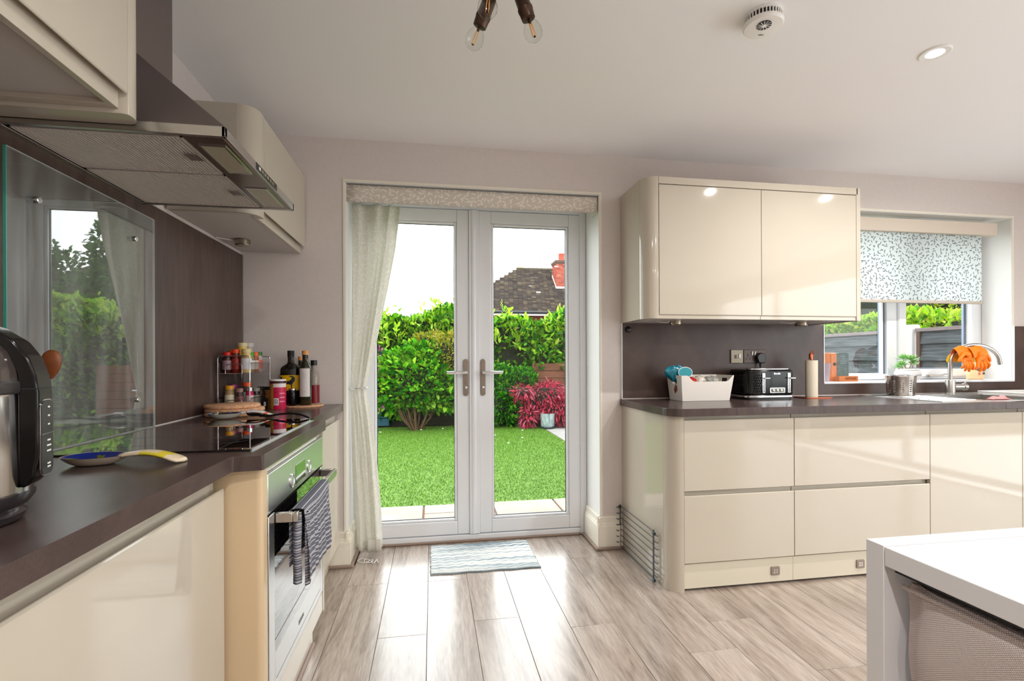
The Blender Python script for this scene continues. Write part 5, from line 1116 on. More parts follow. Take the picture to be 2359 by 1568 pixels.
band(0.0368,PI,1.5*PI-0.35,WT+0.002,WT+0.125,ct_).build('gold_panel', mat('tin_gold', srgb(190,140,40), 0.4), t)
band(0.0370,1.5*PI-0.35,2*PI,WT+0.108,WT+0.127,ct_).build('white_band', mat('tin_white', srgb(226,214,216), 0.4), t)
band(0.0370,1.5*PI-0.30,1.5*PI+0.35,WT+0.020,WT+0.055,ct_).build('barcode_panel', MATS['tin_white'], t)
bc_ = t.children[-1]
for k in range(6): band(0.0372,1.5*PI-0.24+k*0.09,1.5*PI-0.20+k*0.09,WT+0.024,WT+0.050,ct_,2).build('barcode_bar', M_seal, bc_)
for k in range(3): band(0.0371,1.5*PI+0.42,1.5*PI+1.15,WT+0.035+k*0.02,WT+0.041+k*0.02,ct_,6).build('print_line', mat('tin_lightpink', srgb(232,130,160), 0.4) if 'tin_lightpink' not in MATS else MATS['tin_lightpink'], t)
MB().lathe([(0.0375,0.139),(0.0375,0.145),(0.036,0.147),(0,0.146)], (-0.758,2.585,WT), 36).build('lid', M_white, t)
MB().lathe([(0.0368,0.127),(0.0368,0.139)], (-0.758,2.585,WT), 36, cap=False).build('dark_rim', mat('tin_dark', srgb(60,20,24), 0.4), t)
# bottles
def bottle(x, y, z, prof, sy, m, lab, cat='bottle', name='bottle', seg=36):
    t = thing(name, (x,y,z), lab, cat, 'bottles on the cork trivet'); MB().lathe(prof, (x,y,z), seg, sy=sy).build('glass_body', m, t, sharp=50); return t
M_dkglass = mat('dark_bottle_glass', srgb(20,12,10), 0.06, coat=0.6); M_green = mat('green_bottle_glass', srgb(34,34,14), 0.05, coat=0.6)
t = bottle(-0.733,2.715,CT,[(0.050,0),(0.053,0.004),(0.053,0.180),(0.050,0.193),(0.038,0.205),(0.021,0.213),(0.0165,0.222),(0.0150,0.250),(0.0165,0.254)],0.62,M_dkglass,'large dark oil bottle with a black neck and yellow picture label')
MB().lathe([(0.0172,0.248),(0.0172,0.252),(0.0160,0.256),(0.0172,0.260),(0.0172,0.282),(0.016,0.283),(0,0.283)], (-0.733,2.715,CT), 24).build('cap', M_black, t)
lb = MB(); n=16
for k in range(n+1):
    a = 1.5*PI-1.05+2.10*k/n; lb.v += [(-0.733+0.0537*math.cos(a),2.715+0.0537*0.62*math.sin(a)-0.0004,CT+0.075),(-0.733+0.0537*math.cos(a),2.715+0.0537*0.62*math.sin(a)-0.0004,CT+0.155)]
for k in range(n): lb.f.append((2*k,2*k+2,2*k+3,2*k+1))
lb.build('label', mat('label_yellow', srgb(250,196,10), 0.45), t); lb_ = t.children[-1]
# black long-tailed animal printed on the yellow label (seen side on)
an = [(-0.040,0.078),(-0.036,0.108),(-0.040,0.121),(-0.030,0.127),(-0.008,0.124),(0.004,0.131),(0.010,0.141),(0.003,0.146),(-0.008,0.146),(0.004,0.152),(0.018,0.148),(0.024,0.138),(0.022,0.124),(0.014,0.114),(0.010,0.104),(0.010,0.078),(0.006,0.078),(0.004,0.106),(-0.020,0.110),(-0.028,0.104),(-0.032,0.078)]
vs = []; 
for (px_, pz_) in an:
    c_ = max(-1,min(1,(px_+0.004)/0.054)); vs.append((-0.733+px_+0.004, 2.715-0.0537*0.62*math.sqrt(1-c_*c_)-0.0012, CT+pz_))
MB().add(vs, [tuple(range(len(vs)))]).build('animal_print', M_seal, lb_, smooth=False)
MB().box(-0.779,-0.768,2.690,2.6935,CT+0.128,CT+0.145).build('square_print', M_seal, lb_)
for k in range(4): MB().box(-0.722,-0.706,2.6803,2.6812,CT+0.030+k*0.009,CT+0.0315+k*0.009).build('back_print', M_satin, t)
t = bottle(-0.650,2.668,CT,[(0.028,0),(0.031,0.004),(0.031,0.185),(0.028,0.203),(0.020,0.218),(0.0145,0.228),(0.0135,0.262)],1.0,M_green,'tall green oil bottle with a wooden stopper and long white label')
MB().lathe([(0.0165,0.260),(0.0165,0.280),(0.015,0.282),(0,0.282)], (-0.650,2.668,CT), 24).build('wooden_stopper', mat('stopper_wood', srgb(214,150,90), 0.5), t)
MB().lathe([(0.0142,0.225),(0.0140,0.262)], (-0.650,2.668,CT), 24, cap=False).build('neck_sleeve', M_black, t)
band(0.0315,1.5*PI-0.75,1.5*PI+1.0,CT+0.045,CT+0.190,(-0.650,2.668)).build('label', mat('label_paper', srgb(214,208,206), 0.6), t); lb_ = t.children[-1]
for k,(zz,ww) in enumerate(((0.160,0.25),(0.150,0.30),(0.140,0.25),(0.120,0.15),(0.070,0.2))): band(0.0318,1.5*PI+0.1-ww,1.5*PI+0.1+ww,CT+zz,CT+zz+0.002,(-0.650,2.668),5).build('label_line', M_satin, lb_)
t = bottle(-0.700,2.775,CT,[(0.024,0),(0.026,0.004),(0.026,0.17),(0.022,0.19),(0.012,0.205),(0.011,0.235)],1.0,M_dkglass,'dark bottle with a cork-coloured cap half hidden behind the big oil bottle', seg=24)
MB().lathe([(0.0125,0.232),(0.0125,0.252),(0,0.253)], (-0.700,2.775,CT), 20).build('cap', MATS['stopper_wood'], t)
t = bottle(-0.628,2.757,CT,[(0.026,0),(0.028,0.004),(0.028,0.14),(0.024,0.165),(0.015,0.18),(0.013,0.21)],1.0,mat('pale_bottle', srgb(150,140,130), 0.08),'clear bottle of red sauce with a square black cap at the right', seg=24)
MB().lathe([(0.0284,0.004),(0.0286,0.1)], (-0.628,2.757,CT), 24, cap=False).build('red_contents', mat('red_sauce', srgb(120,16,24), 0.15), t)
MB().lathe([(0.0165,0.205),(0.0165,0.232),(0,0.233)], (-0.628,2.757,CT), 16).build('cap', M_black, t)
t = thing('spice_jar', (-0.708,2.64,CT), 'small black jar with a silver lid in front of the oil bottle', 'jar')
MB().lathe([(0.017,0),(0.019,0.003),(0.019,0.075),(0.017,0.080)], (-0.708,2.645,CT), 24).build('body', M_blackgloss, t)
MB().lathe([(0.0185,0.080),(0.0185,0.087),(0,0.088)], (-0.708,2.645,CT), 24).build('lid', M_satin, t)
# ---------------- tea towel ----------------
tm = bpy.data.materials.new('towel_check'); tm.use_nodes = True; N, L = nt(tm); b = N['Principled BSDF']; MATS['towel_check'] = tm
tc = N.new('ShaderNodeTexCoord'); sx = N.new('ShaderNodeSeparateXYZ'); L.new(tc.outputs['UV'], sx.inputs[0])
def stripes(sock, freq, width, phase=0.0):
    m1 = N.new('ShaderNodeMath'); m1.operation='MULTIPLY_ADD'; m1.inputs[1].default_value=freq; m1.inputs[2].default_value=phase; L.new(sock, m1.inputs[0])
    m2 = N.new('ShaderNodeMath'); m2.operation='FRACT'; L.new(m1.outputs[0], m2.inputs[0])
    m3 = N.new('ShaderNodeMath'); m3.operation='LESS_THAN'; m3.inputs[1].default_value=width; L.new(m2.outputs[0], m3.inputs[0]); return m3.outputs[0]
a = stripes(sx.outputs[1], 26, 0.11); c2 = stripes(sx.outputs[1], 8.7, 0.045, 0.55); d = stripes(sx.outputs[0], 7, 0.04)
mx1 = N.new('ShaderNodeMath'); mx1.operation='MAXIMUM'; L.new(a, mx1.inputs[0]); L.new(c2, mx1.inputs[1])
mix = N.new('ShaderNodeMix'); mix.data_type='RGBA'; mix.inputs[6].default_value = srgb(92,94,106); mix.inputs[7].default_value = srgb(226,224,226); L.new(mx1.outputs[0], mix.inputs[0])
L.new(mix.outputs[2], b.inputs['Base Color']); b.inputs['Roughness'].default_value = 0.9
tw = thing('tea_towel', (-0.377,1.62,0.70), 'dark grey tea towel with thin white stripes folded over the oven handle', 'towel')
def towf(y0, y1, zend, xoff, seed):
    def f(u, v):
        # v: 0 back bottom -> 1 front bottom, over the bar at 0.45
        y = y0+(y1-y0)*u
        Lb, Lf = 0.16, (0.712-zend)
        s = v*(Lb+0.03+Lf)
        wob = 0.006*math.sin(u*17+seed)+0.004*math.sin(u*31+seed*2)
        if s < Lb: x = -0.392-0.003; z = 0.712-(Lb-s); x -= abs(wob)*0.3
        elif s < Lb+0.03:
            a = (s-Lb)/0.03*PI; x = -0.377-0.016*math.cos(a); z = 0.713+0.004*math.sin(a)
        else:
            q = s-Lb-0.03; x = -0.361+0.001+abs(wob)*min(1,q*8)+0.010*min(1,q*5)*(0.5+0.5*math.sin(u*9+seed)); z = 0.712-q
            y += 0.010*math.sin(q*14+seed)*(0.5-u)
        return (x+xoff, y, z+0.004*math.sin(u*7+seed)*(1 if s > Lb+0.03 else 0))
    return f
mb = MB(); mb.grid(towf(1.452,1.79,0.505,0.0,1.0), 60, 70); mb.build('front_fold', tm, tw, solid=0.002, sharp=80)
mb = MB(); mb.grid(lambda u,v: (-0.366-0.022*u, 1.452-0.010*math.sin(PI*u)+0.004*math.sin(9*v), 0.706-0.20*v), 8, 40); mb.build('side_fold', tm, tw, solid=0.002, sharp=80)
mb = MB(); mb.grid(lambda u,v: (-0.358+0.010*math.sin(PI*u), 1.458+0.028*u, 0.700-0.205*v), 8, 40); mb.build('front_pleat', tm, tw, solid=0.002, sharp=80)
EXK = 0.62   # outdoor albedos are low: leaves, soil, weathered wood
_srgb_in = srgb
def srgb(r, g, b):
    c = _srgb_in(r, g, b); g = 0.45 if g > r*1.05 and g > b else 1.0; return (c[0]*EXK, c[1]*EXK*(1.08 if g < 1 else 1), c[2]*EXK*g, 1)
# ---------------- exterior ----------------
GZ = -0.10
struct('ground', MB().box(-12,40,YO,60,-0.4,GZ-0.03).box(-12,40,-14,YF-0.3,-0.4,-0.05), mat('soil', srgb(70,60,48), 0.95), smooth=False)
struct('terrace_rear', MB().box(-4,8,-9,YF-0.3,-0.05,-0.02), mat('rear_paving', srgb(170,160,150), 0.9), smooth=False)
M_slab = mat('sandstone', srgb(186,172,156), 0.85, var=(5,0.12), bump=(40,0.3)); M_slab2 = mat('sandstone_grey', srgb(168,164,160), 0.85, var=(5,0.12), bump=(40,0.3))
pt_ = struct('patio', MB().box(-3,4.7,YO,4.225,GZ-0.03,GZ-0.012).box(2.0,4.7,4.225,9.6,GZ-0.03,GZ-0.012), mat('mortar', srgb(140,104,84), 0.9), smooth=False)
xs_ = [-3,-2.1,-1.05,-0.075,0.505,1.05,1.7,2.4,3.2,4.0,4.7]
for i in range(len(xs_)-1):
    for (ya,yb) in ((3.12,3.50),(3.515,3.985 if i in (3,6,8) else 4.22)) + (((4.0,4.22),) if i in (3,6,8) else ()):
        MB().box(xs_[i]+0.008,xs_[i+1]-0.008,ya,yb,GZ-0.02,GZ+0.003*((i*7)%3)/3).build('paving_slab', M_slab, pt_, bevel=0.004, seg=1)
yy = 4.235; r = 0
while yy < 9.5:
    for xa in (2.0+(0.0 if r%2 else 0.0), 2.9, 3.8):
        MB().box(xa+0.006, min(xa+0.888,4.69), yy, yy+0.435, GZ-0.02, GZ).build('paving_slab', M_slab2 if r < 20 else M_slab, pt_, bevel=0.004, seg=1)
    yy += 0.447; r += 1
# lawn
def mat_grass():
    m = bpy.data.materials.new('artificial_lawn'); m.use_nodes = True; N, L = nt(m); b = N['Principled BSDF']; MATS['lawn'] = m
    tc = N.new('ShaderNodeTexCoord'); n1 = N.new('ShaderNodeTexNoise'); n1.inputs['Scale'].default_value = 55; n1.inputs['Detail'].default_value = 5; L.new(tc.outputs['Object'], n1.inputs[0])
    cr = N.new('ShaderNodeValToRGB'); e = cr.color_ramp.elements; e[0].position=0.35; e[0].color = srgb(56,92,20); e[1].position=0.68; e[1].color = srgb(150,172,90); k=e.new(0.5); k.color = srgb(88,134,38)
    L.new(n1.outputs[0], cr.inputs[0]); L.new(cr.outputs[0], b.inputs['Base Color']); b.inputs['Roughness'].default_value = 0.8
    return m
lw = struct('lawn', MB().box(-3.5,1.99,4.24,9.32,GZ-0.03,GZ-0.006), mat_grass(), smooth=False)
n = 90000
px_ = rng.uniform(-1.6,1.98,n); py_ = 4.24+5.05*rng.power(0.9,n)*1.0; py_ = 9.29-(py_-4.24); px_ = np.clip(px_, -3.4, 1.985)
hh_ = rng.uniform(0.012,0.026,n); an_ = rng.uniform(0,2*PI,n); lx = rng.normal(0,0.008,n); ly = rng.normal(0,0.008,n); wd = rng.uniform(0.0018,0.0035,n)
V = np.zeros((n,3,3)); V[:,0] = np.stack([px_-np.cos(an_)*wd,py_-np.sin(an_)*wd,np.full(n,GZ-0.006)],1); V[:,1] = np.stack([px_+np.cos(an_)*wd,py_+np.sin(an_)*wd,np.full(n,GZ-0.006)],1); V[:,2] = np.stack([px_+lx,py_+ly,GZ-0.006+hh_],1)
def raw_mesh(name, V, k, m, parent=None):
    n = len(V); me = bpy.data.meshes.new(name); me.vertices.add(n*k); me.vertices.foreach_set('co', V.reshape(-1).astype(np.float32))
    me.loops.add(n*k); me.loops.foreach_set('vertex_index', np.arange(n*k, dtype=np.int32)); me.polygons.add(n)
    me.polygons.foreach_set('loop_start', np.arange(0,n*k,k,dtype=np.int32)); me.polygons.foreach_set('loop_total', np.full(n,k,dtype=np.int32)); me.update(); me.validate()
    me.materials.append(m); o = bpy.data.objects.new(name, me); link(o)
    if parent: 
        o.parent = parent
    return o
M_blade = mat_leaf('grass_blade', [srgb(66,104,30),srgb(92,142,42),srgb(146,186,98),srgb(84,132,38)], 0.6, 0.25)
o = raw_mesh('grass', V, 3, M_blade); tag(o, 'short bright green artificial grass covering the garden lawn', 'grass', kind='stuff')
for k in range(9):
    x_ = rng.uniform(-0.9,1.7); y_ = rng.uniform(6.6,9.2)
    tag(MB().lathe([(0.012,0),(0.02,0.008),(0,0.014)], (x_,y_,GZ+0.012), 7, sy=0.5).build('fallen_petal', M_white, None, origin=(x_,y_,GZ)), 'tiny white petal fallen on the lawn', 'petal', 'petals on the lawn')
# --- leaves ---
def leaf_cloud(name, P, D, size, m, parent, aspect=0.42, fold=0.25, jit=0.5, jsize=0.35):
    """P points, D preferred directions; ovate folded leaves, 4 quads-ish each as one object"""
    n = len(P); D = D + rng.normal(0,jit,(n,3)); D /= np.linalg.norm(D,axis=1,keepdims=True)+1e-9
    up = rng.normal(0,0.6,(n,3)) + np.array([0,-0.35,0.9]); S = np.cross(D, up); S /= np.linalg.norm(S,axis=1,keepdims=True)+1e-9; Nn = np.cross(S, D)
    L_ = size*(1+rng.normal(0,jsize*0.5,n)).clip(0.4,1.8)[:,None]; W = L_*aspect
    b = P; m1 = P+D*L_*0.35+Nn*0; tip = P+D*L_
    l1 = P+D*L_*0.30+S*W*0.5+Nn*W*fold; l2 = P+D*L_*0.68+S*W*0.42+Nn*W*fold
    r1 = P+D*L_*0.30-S*W*0.5+Nn*W*fold; r2 = P+D*L_*0.68-S*W*0.42+Nn*W*fold
    V = np.stack([b,l1,l2,tip,r2,r1],1)
    me = bpy.data.meshes.new(name); me.vertices.add(n*6); off = np.zeros(3)
    if parent is not None:
        rt = parent
        while rt.parent is not None: rt = rt.parent
        off = np.array(rt.location)
    me.vertices.foreach_set('co', (V-off).reshape(-1).astype(np.float32))
    base = np.arange(n,dtype=np.int32)[:,None]*6
    idx = np.concatenate([base+np.array([[0,1,2,3]]), base+np.array([[0,3,4,5]])],1).reshape(-1).astype(np.int32)
    me.loops.add(n*8); me.loops.foreach_set('vertex_index', idx); me.polygons.add(n*2); me.polygons.foreach_set('loop_start', np.arange(0,n*8,4,dtype=np.int32)); me.polygons.foreach_set('loop_total', np.full(n*2,4,dtype=np.int32)); me.update()
    me.materials.append(m); o = bpy.data.objects.new(name, me); link(o)
    if parent is not None: o.parent = parent
    o['kind'] = 'stuff'
    return o
def blob_points(c, s, n, power=0.5, low=-0.9):
    d = rng.normal(0,1,(n*2,3)); d /= np.linalg.norm(d,axis=1,keepdims=True); d = d[d[:,2] > low][:n]
    r = rng.uniform(0.72,1.02,(len(d),1)); lump = 1+0.10*np.sin(d[:,[0]]*7+c[0]*3)+0.08*np.sin(d[:,[2]]*9+d[:,[1]]*6+c[1])
    return np.array(c)+d*r*lump*np.array(s), d
def box_points(x0,x1,y0,y1,z0,z1,n, topf=0.0):
    x = rng.uniform(x0,x1,n); z = rng.uniform(z0,z1,n); t = rng.uniform(0,1,n); top = z1 + 0.08*np.sin(x*5.1)+0.10*np.sin(x*2.3+1)
    z = z0+(top-z0)*rng.uniform(0,1,n)**0.9; yf = y0 + 0.12*np.sin(x*3.7+z*2)+0.10*np.sin(z*4.5+x*6)
    y = yf + rng.exponential(0.14,n); ontop = rng.uniform(0,1,n) < topf; y[ontop] = rng.uniform(y0,y1,ontop.sum()); z[ontop] = top[ontop]-rng.exponential(0.06,ontop.sum())
    P = np.stack([x,y,z],1); D = np.tile(np.array([[0,-0.7,0.45]]),(n,1)); D[ontop] = np.array([0,-0.1,1.0]); return P, D
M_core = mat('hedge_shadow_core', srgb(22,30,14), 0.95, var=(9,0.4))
M_twig = mat('twig', srgb(110,84,56), 0.9)
M_laurel = mat_leaf('laurel_leaf', [srgb(14,74,10),srgb(44,128,22),srgb(96,176,30),srgb(176,222,60),srgb(30,104,18)], 0.35, 0.35, 0.25)
M_laurel_t = mat_leaf('laurel_new_leaf', [srgb(160,216,60),srgb(214,240,80),srgb(120,196,50),srgb(236,246,110)], 0.35, 0.45, 0.25)
hg = thing('hedge', (1.0,9.6,GZ), 'tall green laurel hedge across the far end of the lawn', 'hedge')
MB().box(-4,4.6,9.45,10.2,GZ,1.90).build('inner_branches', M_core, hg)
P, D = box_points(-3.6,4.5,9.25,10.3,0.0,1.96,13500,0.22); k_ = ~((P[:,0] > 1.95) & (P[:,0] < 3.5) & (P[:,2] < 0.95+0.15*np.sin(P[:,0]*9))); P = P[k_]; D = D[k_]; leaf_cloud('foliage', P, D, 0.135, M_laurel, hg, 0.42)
tips = []
for k in range(230):
    x_ = rng.uniform(-3,4.4); y_ = rng.uniform(9.1,9.7); z0_ = 1.75+0.08*math.sin(x_*5.1)+0.1*math.sin(x_*2.3+1)+rng.uniform(-0.45,0.15)
    hgt = rng.uniform(0.25,0.55) if rng.uniform()<0.4 else rng.uniform(0.12,0.3)
    for q in range(11): tips.append((x_+0.02*math.sin(q), y_, z0_+hgt*q/10))
tips = np.array(tips); tips += rng.normal(0,0.012,tips.shape); leaf_cloud('new_shoots', tips, np.tile([[0,-0.2,0.8]],(len(tips),1))+rng.normal(0,0.4,tips.shape), 0.12, M_laurel_t, hg, 0.36, jit=0.3)
def shrub(name, label, blobs, leafm, size, n, aspect=0.5, core=True, stems=0, jit=0.55, cat='shrub', dirb=(0,-0.3,0.4)):
    c0 = blobs[0][0]; t = thing(name, (c0[0],c0[1],GZ), label, cat)
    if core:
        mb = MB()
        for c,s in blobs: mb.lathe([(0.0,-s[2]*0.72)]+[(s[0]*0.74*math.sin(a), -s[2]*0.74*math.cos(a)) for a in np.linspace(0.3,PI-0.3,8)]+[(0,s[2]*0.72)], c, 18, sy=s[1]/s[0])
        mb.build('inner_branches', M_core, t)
    Ps=[];Ds=[]; tot = sum(s[0]*s[2] for c,s in blobs)
    for c,s in blobs:
        P,D = blob_points(c,s,int(n*s[0]*s[2]/tot)); Ps.append(P); Ds.append(D+np.array(dirb))
    P=np.concatenate(Ps); D=np.concatenate(Ds); k = P[:,2] > GZ+0.02; leaf_cloud('foliage', P[k], D[k], size, leafm, t, aspect, jit=jit)
    if stems:
        mb = MB()
        for k in range(stems):
            a = rng.uniform(0,2*PI); r_ = rng.uniform(0.2,0.75); c,s = blobs[0]
            mb.tube([(c[0]+0.08*math.cos(a),c[1]+0.08*math.sin(a),GZ),(c[0]+s[0]*r_*0.6*math.cos(a),c[1]+s[1]*r_*0.6*math.sin(a)-0.05,GZ+0.22),(c[0]+s[0]*r_*math.cos(a),c[1]+s[1]*r_*math.sin(a),GZ+0.6)],[0.014,0.010,0.006],6)
        mb.build('stems', M_twig, t)
    return t
M_bushl = mat_leaf('hydrangea_leaf', [srgb(18,96,10),srgb(56,156,24),srgb(110,196,50),srgb(182,226,84),srgb(36,124,18)], 0.35, 0.35)
shrub('round_shrub', 'big rounded bright green shrub seen through the left door pane', [((-0.28,8.85,0.78),(0.72,0.45,0.56)),((0.12,8.9,0.68),(0.45,0.4,0.5)),((-0.72,8.9,0.70),(0.42,0.35,0.45)),((-0.15,8.9,1.12),(0.5,0.35,0.35))], M_bushl, 0.104, 6400, 0.62, stems=26)
M_yel = mat_leaf('variegated_leaf', [srgb(60,120,24),srgb(190,190,50),srgb(224,196,60),srgb(96,140,30),srgb(206,200,110)], 0.4, 0.35)
shrub('variegated_shrub', 'yellow and green variegated shrub behind the rounded one', [((0.42,8.80,1.25),(0.50,0.25,0.42)),((-0.02,9.05,1.45),(0.35,0.2,0.22))], M_yel, 0.055, 3800, 0.5)
M_pink = mat_leaf('pink_flower', [srgb(220,80,170),srgb(236,150,200),srgb(150,40,60)], 0.5, 0.4)
shrub('flowering_shrub', 'pink flowering sprays at the left edge of the garden view', [((-0.92,8.8,0.80),(0.20,0.2,0.35)),((-0.98,8.7,0.45),(0.14,0.15,0.2)),((-0.95,8.8,1.28),(0.11,0.1,0.10))], M_pink, 0.05, 420, 0.5, core=False)
shrub('low_shrub', 'low dense green shrub at the foot of the hedge, left of the red maple', [((1.25,9.0,0.30),(0.50,0.3,0.42)),((0.95,9.05,0.75),(0.5,0.25,0.35)),((1.55,9.1,0.72),(0.45,0.22,0.28))], mat_leaf('box_leaf', [srgb(16,96,14),srgb(30,124,20),srgb(66,156,36),srgb(140,200,80)], 0.35, 0.3), 0.07, 6800, 0.55)
M_maple = mat_leaf('maple_leaf', [srgb(190,20,60),srgb(226,50,90),srgb(150,20,60),srgb(246,140,160),srgb(240,70,80)], 0.4, 0.4)
tm_ = shrub('japanese_maple', 'low weeping Japanese maple with crimson leaves behind the grey pot', [((2.08,8.95,0.40),(0.55,0.32,0.32)),((1.62,8.8,0.55),(0.20,0.2,0.12)),((2.3,8.75,0.20),(0.35,0.2,0.25)),((1.72,8.75,0.10),(0.14,0.15,0.20))], M_maple, 0.11, 4200, 0.16, jit=0.35, dirb=(0,-0.5,-0.9))
MB().tube([(2.08,9.0,GZ),(2.05,8.98,0.2),(2.12,8.95,0.5)],0.03,8).tube([(2.05,8.98,0.2),(1.75,8.9,0.5)],0.015,6).build('trunk', M_twig, tm_)
pl_ = thing('plant_pot', (2.06,8.62,GZ), 'ribbed grey-blue ceramic pot standing at the foot of the red maple', 'pot')
pr = [(0.115,0.04),(0.122,0.05),(0.130,0.26),(0.134,0.275),(0.126,0.275),(0.12,0.22),(0,0.22)]
MB().lathe([(r_*1.0,z_) for r_,z_ in pr], (2.06,8.62,GZ), 40).build('body', mat('pot_glaze', srgb(180,200,200), 0.35, var=(14,0.5,(3,3,0.6))), pl_)
MB().lathe([(0.10,0),(0.125,0.01),(0.128,0.03),(0.12,0.042),(0,0.042)], (2.06,8.62,GZ), 32).build('saucer', mat('saucer_dark', srgb(40,52,54), 0.3), pl_)
MB().lathe([(0.121,0.225),(0,0.235)], (2.06,8.62,GZ), 24, cap=False).build('compost', M_core, pl_)
# back fence (boards) behind the shrubs at the right and the teal post
M_fbrown = mat('brown_fence_board', srgb(120,76,52), 0.9, var=(6,0.35,(1,1,9)))
bf = thing('back_fence', (2.6,9.4,GZ), 'brown horizontal-board fence glimpsed under the hedge behind the maple', 'fence')
for k in range(8): MB().box(1.9,3.6,9.18-0.004*(k%2),9.20,GZ+0.02+k*0.145,GZ+0.02+k*0.145+0.138).build('board', M_fbrown, bf, bevel=0.004, seg=1)
for k in range(10): MB().box(-3.0,-0.8,9.36,9.38,GZ+0.02+k*0.145,GZ+0.02+k*0.145+0.138).build('board', mat('teal_board', srgb(22,96,112), 0.7) if 'teal_board' not in MATS else MATS['teal_board'], bf, bevel=0.004, seg=1)
ft_ = thing('garden_post', (2.60,8.85,GZ), 'dark teal fluted post with a stone base at the right of the maple', 'post')
MB().lathe([(0.09,0),(0.09,0.40),(0.07,0.44),(0.07,0.52),(0.05,0.56),(0.05,1.25),(0.06,1.28),(0.045,1.32)], (2.60,8.85,GZ), 20).build('column', mat('teal_post', srgb(40,110,112), 0.4), ft_)
# side fence (right), panels with horizontal feather-edge boards, concrete posts
M_fgrey = mat('weathered_board', srgb(74,80,84), 0.9, var=(5,0.75,(1,0.7,12)), bump=(30,0.5)); M_frail = mat('weathered_rail', srgb(130,118,118), 0.9, var=(14,0.3,(1,0.5,8)))
M_conc = mat('concrete_post', srgb(226,222,222), 0.8, var=(5,0.07)); M_batten = mat('batten', srgb(96,72,62), 0.9)
FX = 4.8
def fpanel(y0, y1, label):
    t = thing('garden_fence', (FX,(y0+y1)/2,GZ), label, 'fence', 'panels of the side fence')
    hs = [0,0.175,0.355,0.52,0.70,0.87,1.03,1.20,1.37,1.50]
    for k in range(len(hs)-1):
        z0_ = GZ+0.05+hs[k]*0.97; z1_ = GZ+0.05+hs[k+1]*0.97
        MB().prism([(FX-0.028,z0_),(FX+0.0,z0_),(FX+0.008,z1_+0.02),(FX+0.002,z1_+0.02)], 'y', y0+0.01, y1-0.01).build('board', M_fgrey, t)
    MB().box(FX-0.030,FX+0.02,y0,y1,GZ+1.50,GZ+1.535).build('capping_rail', M_frail, t, bevel=0.003)
    for yy in (y0+0.02,y1-0.05): MB().box(FX-0.032,FX-0.012,yy,yy+0.035,GZ+0.04,GZ+1.50).build('batten', M_batten, t)
    return t
fpanel(4.32, 6.15, 'weathered grey fence panel left of the pale post outside the window')
fpanel(2.3, 4.17, 'weathered grey fence panel right of the pale post outside the window')
fpanel(6.27, 8.1, 'weathered grey side fence panel far down the garden'); fpanel(8.22, 10.0, 'weathered grey side fence panel at the garden corner')
for yy, lb_ in ((4.245,'pale concrete fence post seen in the middle of the kitchen window'),(6.21,'concrete fence post between the side panels farther down'),(8.16,'concrete fence post near the far garden corner')):
    t = MB().box(FX-0.055,FX+0.055,yy-0.062,yy+0.062,GZ,GZ+1.575).build('fence_post', M_conc, None, origin=(FX,yy,GZ), bevel=0.012); tag(t, lb_, 'post')
# greenery beyond the side fence
P, D = box_points(0,1,0,1,0,1,10,0)
def side_hedge(name, label, x0, x1, y0, y1, z0, z1, n, m, size, cat='hedge', aspect=0.5):
    t = thing(name, ((x0+x1)/2,(y0+y1)/2,GZ), label, cat)
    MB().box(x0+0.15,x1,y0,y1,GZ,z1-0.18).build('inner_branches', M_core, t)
    y = rng.uniform(y0,y1,n); z = z0+(z1-z0)*rng.uniform(0,1,n)**0.8; x = x0+0.08*np.sin(y*6+z*5)+rng.exponential(0.10,n); ontop = rng.uniform(0,1,n) < 0.35
    x[ontop] = rng.uniform(x0,x1,ontop.sum()); z[ontop] = z1-rng.exponential(0.04,ontop.sum())+0.05*np.sin(y[ontop]*7)
    P = np.stack([x,y,z],1); D = np.tile([[-0.7,-0.2,0.45]],(n,1)); D[ontop] = [-0.2,-0.1,1.0]; leaf_cloud('foliage', P, D, size, m, t, aspect); return t
M_lime = mat_leaf('lime_leaf', [srgb(120,190,24),srgb(190,220,40),srgb(70,150,24),srgb(216,222,90)], 0.4, 0.4)
side_hedge('lime_hedge', 'lime green hedge rising just above the side fence', 5.05, 5.7, 4.4, 9.5, 1.1, 1.62, 6500, M_lime, 0.075)
cf = thing('conifer', (9.3,9.3,GZ), 'dark green drooping conifer beyond the side fence', 'tree')
MB().lathe([(1.5,0),(1.4,1.5),(1.0,3.2),(0.3,4.8),(0,5)], (9.3,9.3,GZ), 18).build('inner_branches', M_core, cf)
n = 9000; a = rng.uniform(0,2*PI,n); z = rng.uniform(0.3,4.9,n); r_ = (1.6-z*0.29)*rng.uniform(0.9,1.1,n)
P = np.stack([9.3+r_*np.cos(a),9.3+r_*np.sin(a),GZ+z],1); D = np.stack([np.cos(a)*0.4,np.sin(a)*0.4,np.full(n,-0.9)],1)
leaf_cloud('foliage', P, D, 0.20, mat_leaf('conifer_leaf', [srgb(10,70,20),srgb(26,104,26),srgb(14,84,24),srgb(60,130,40)], 0.5, 0.2), cf, 0.16, jit=0.2)
shrub('golden_shrub', 'golden green spreading shrub behind the pale fence post', [((10.6,8.2,2.25),(0.95,0.5,0.22)),((9.6,7.6,1.75),(0.6,0.4,0.25)),((11.4,8.0,1.8),(1.0,0.5,0.30)),((10.2,8.0,1.3),(1.3,0.5,0.4))], mat_leaf('golden_leaf', [srgb(150,200,20),srgb(214,222,40),srgb(110,180,30),srgb(230,226,90)], 0.4, 0.4), 0.10, 6500, 0.4, cat='shrub', dirb=(-0.3,-0.3,0.2))
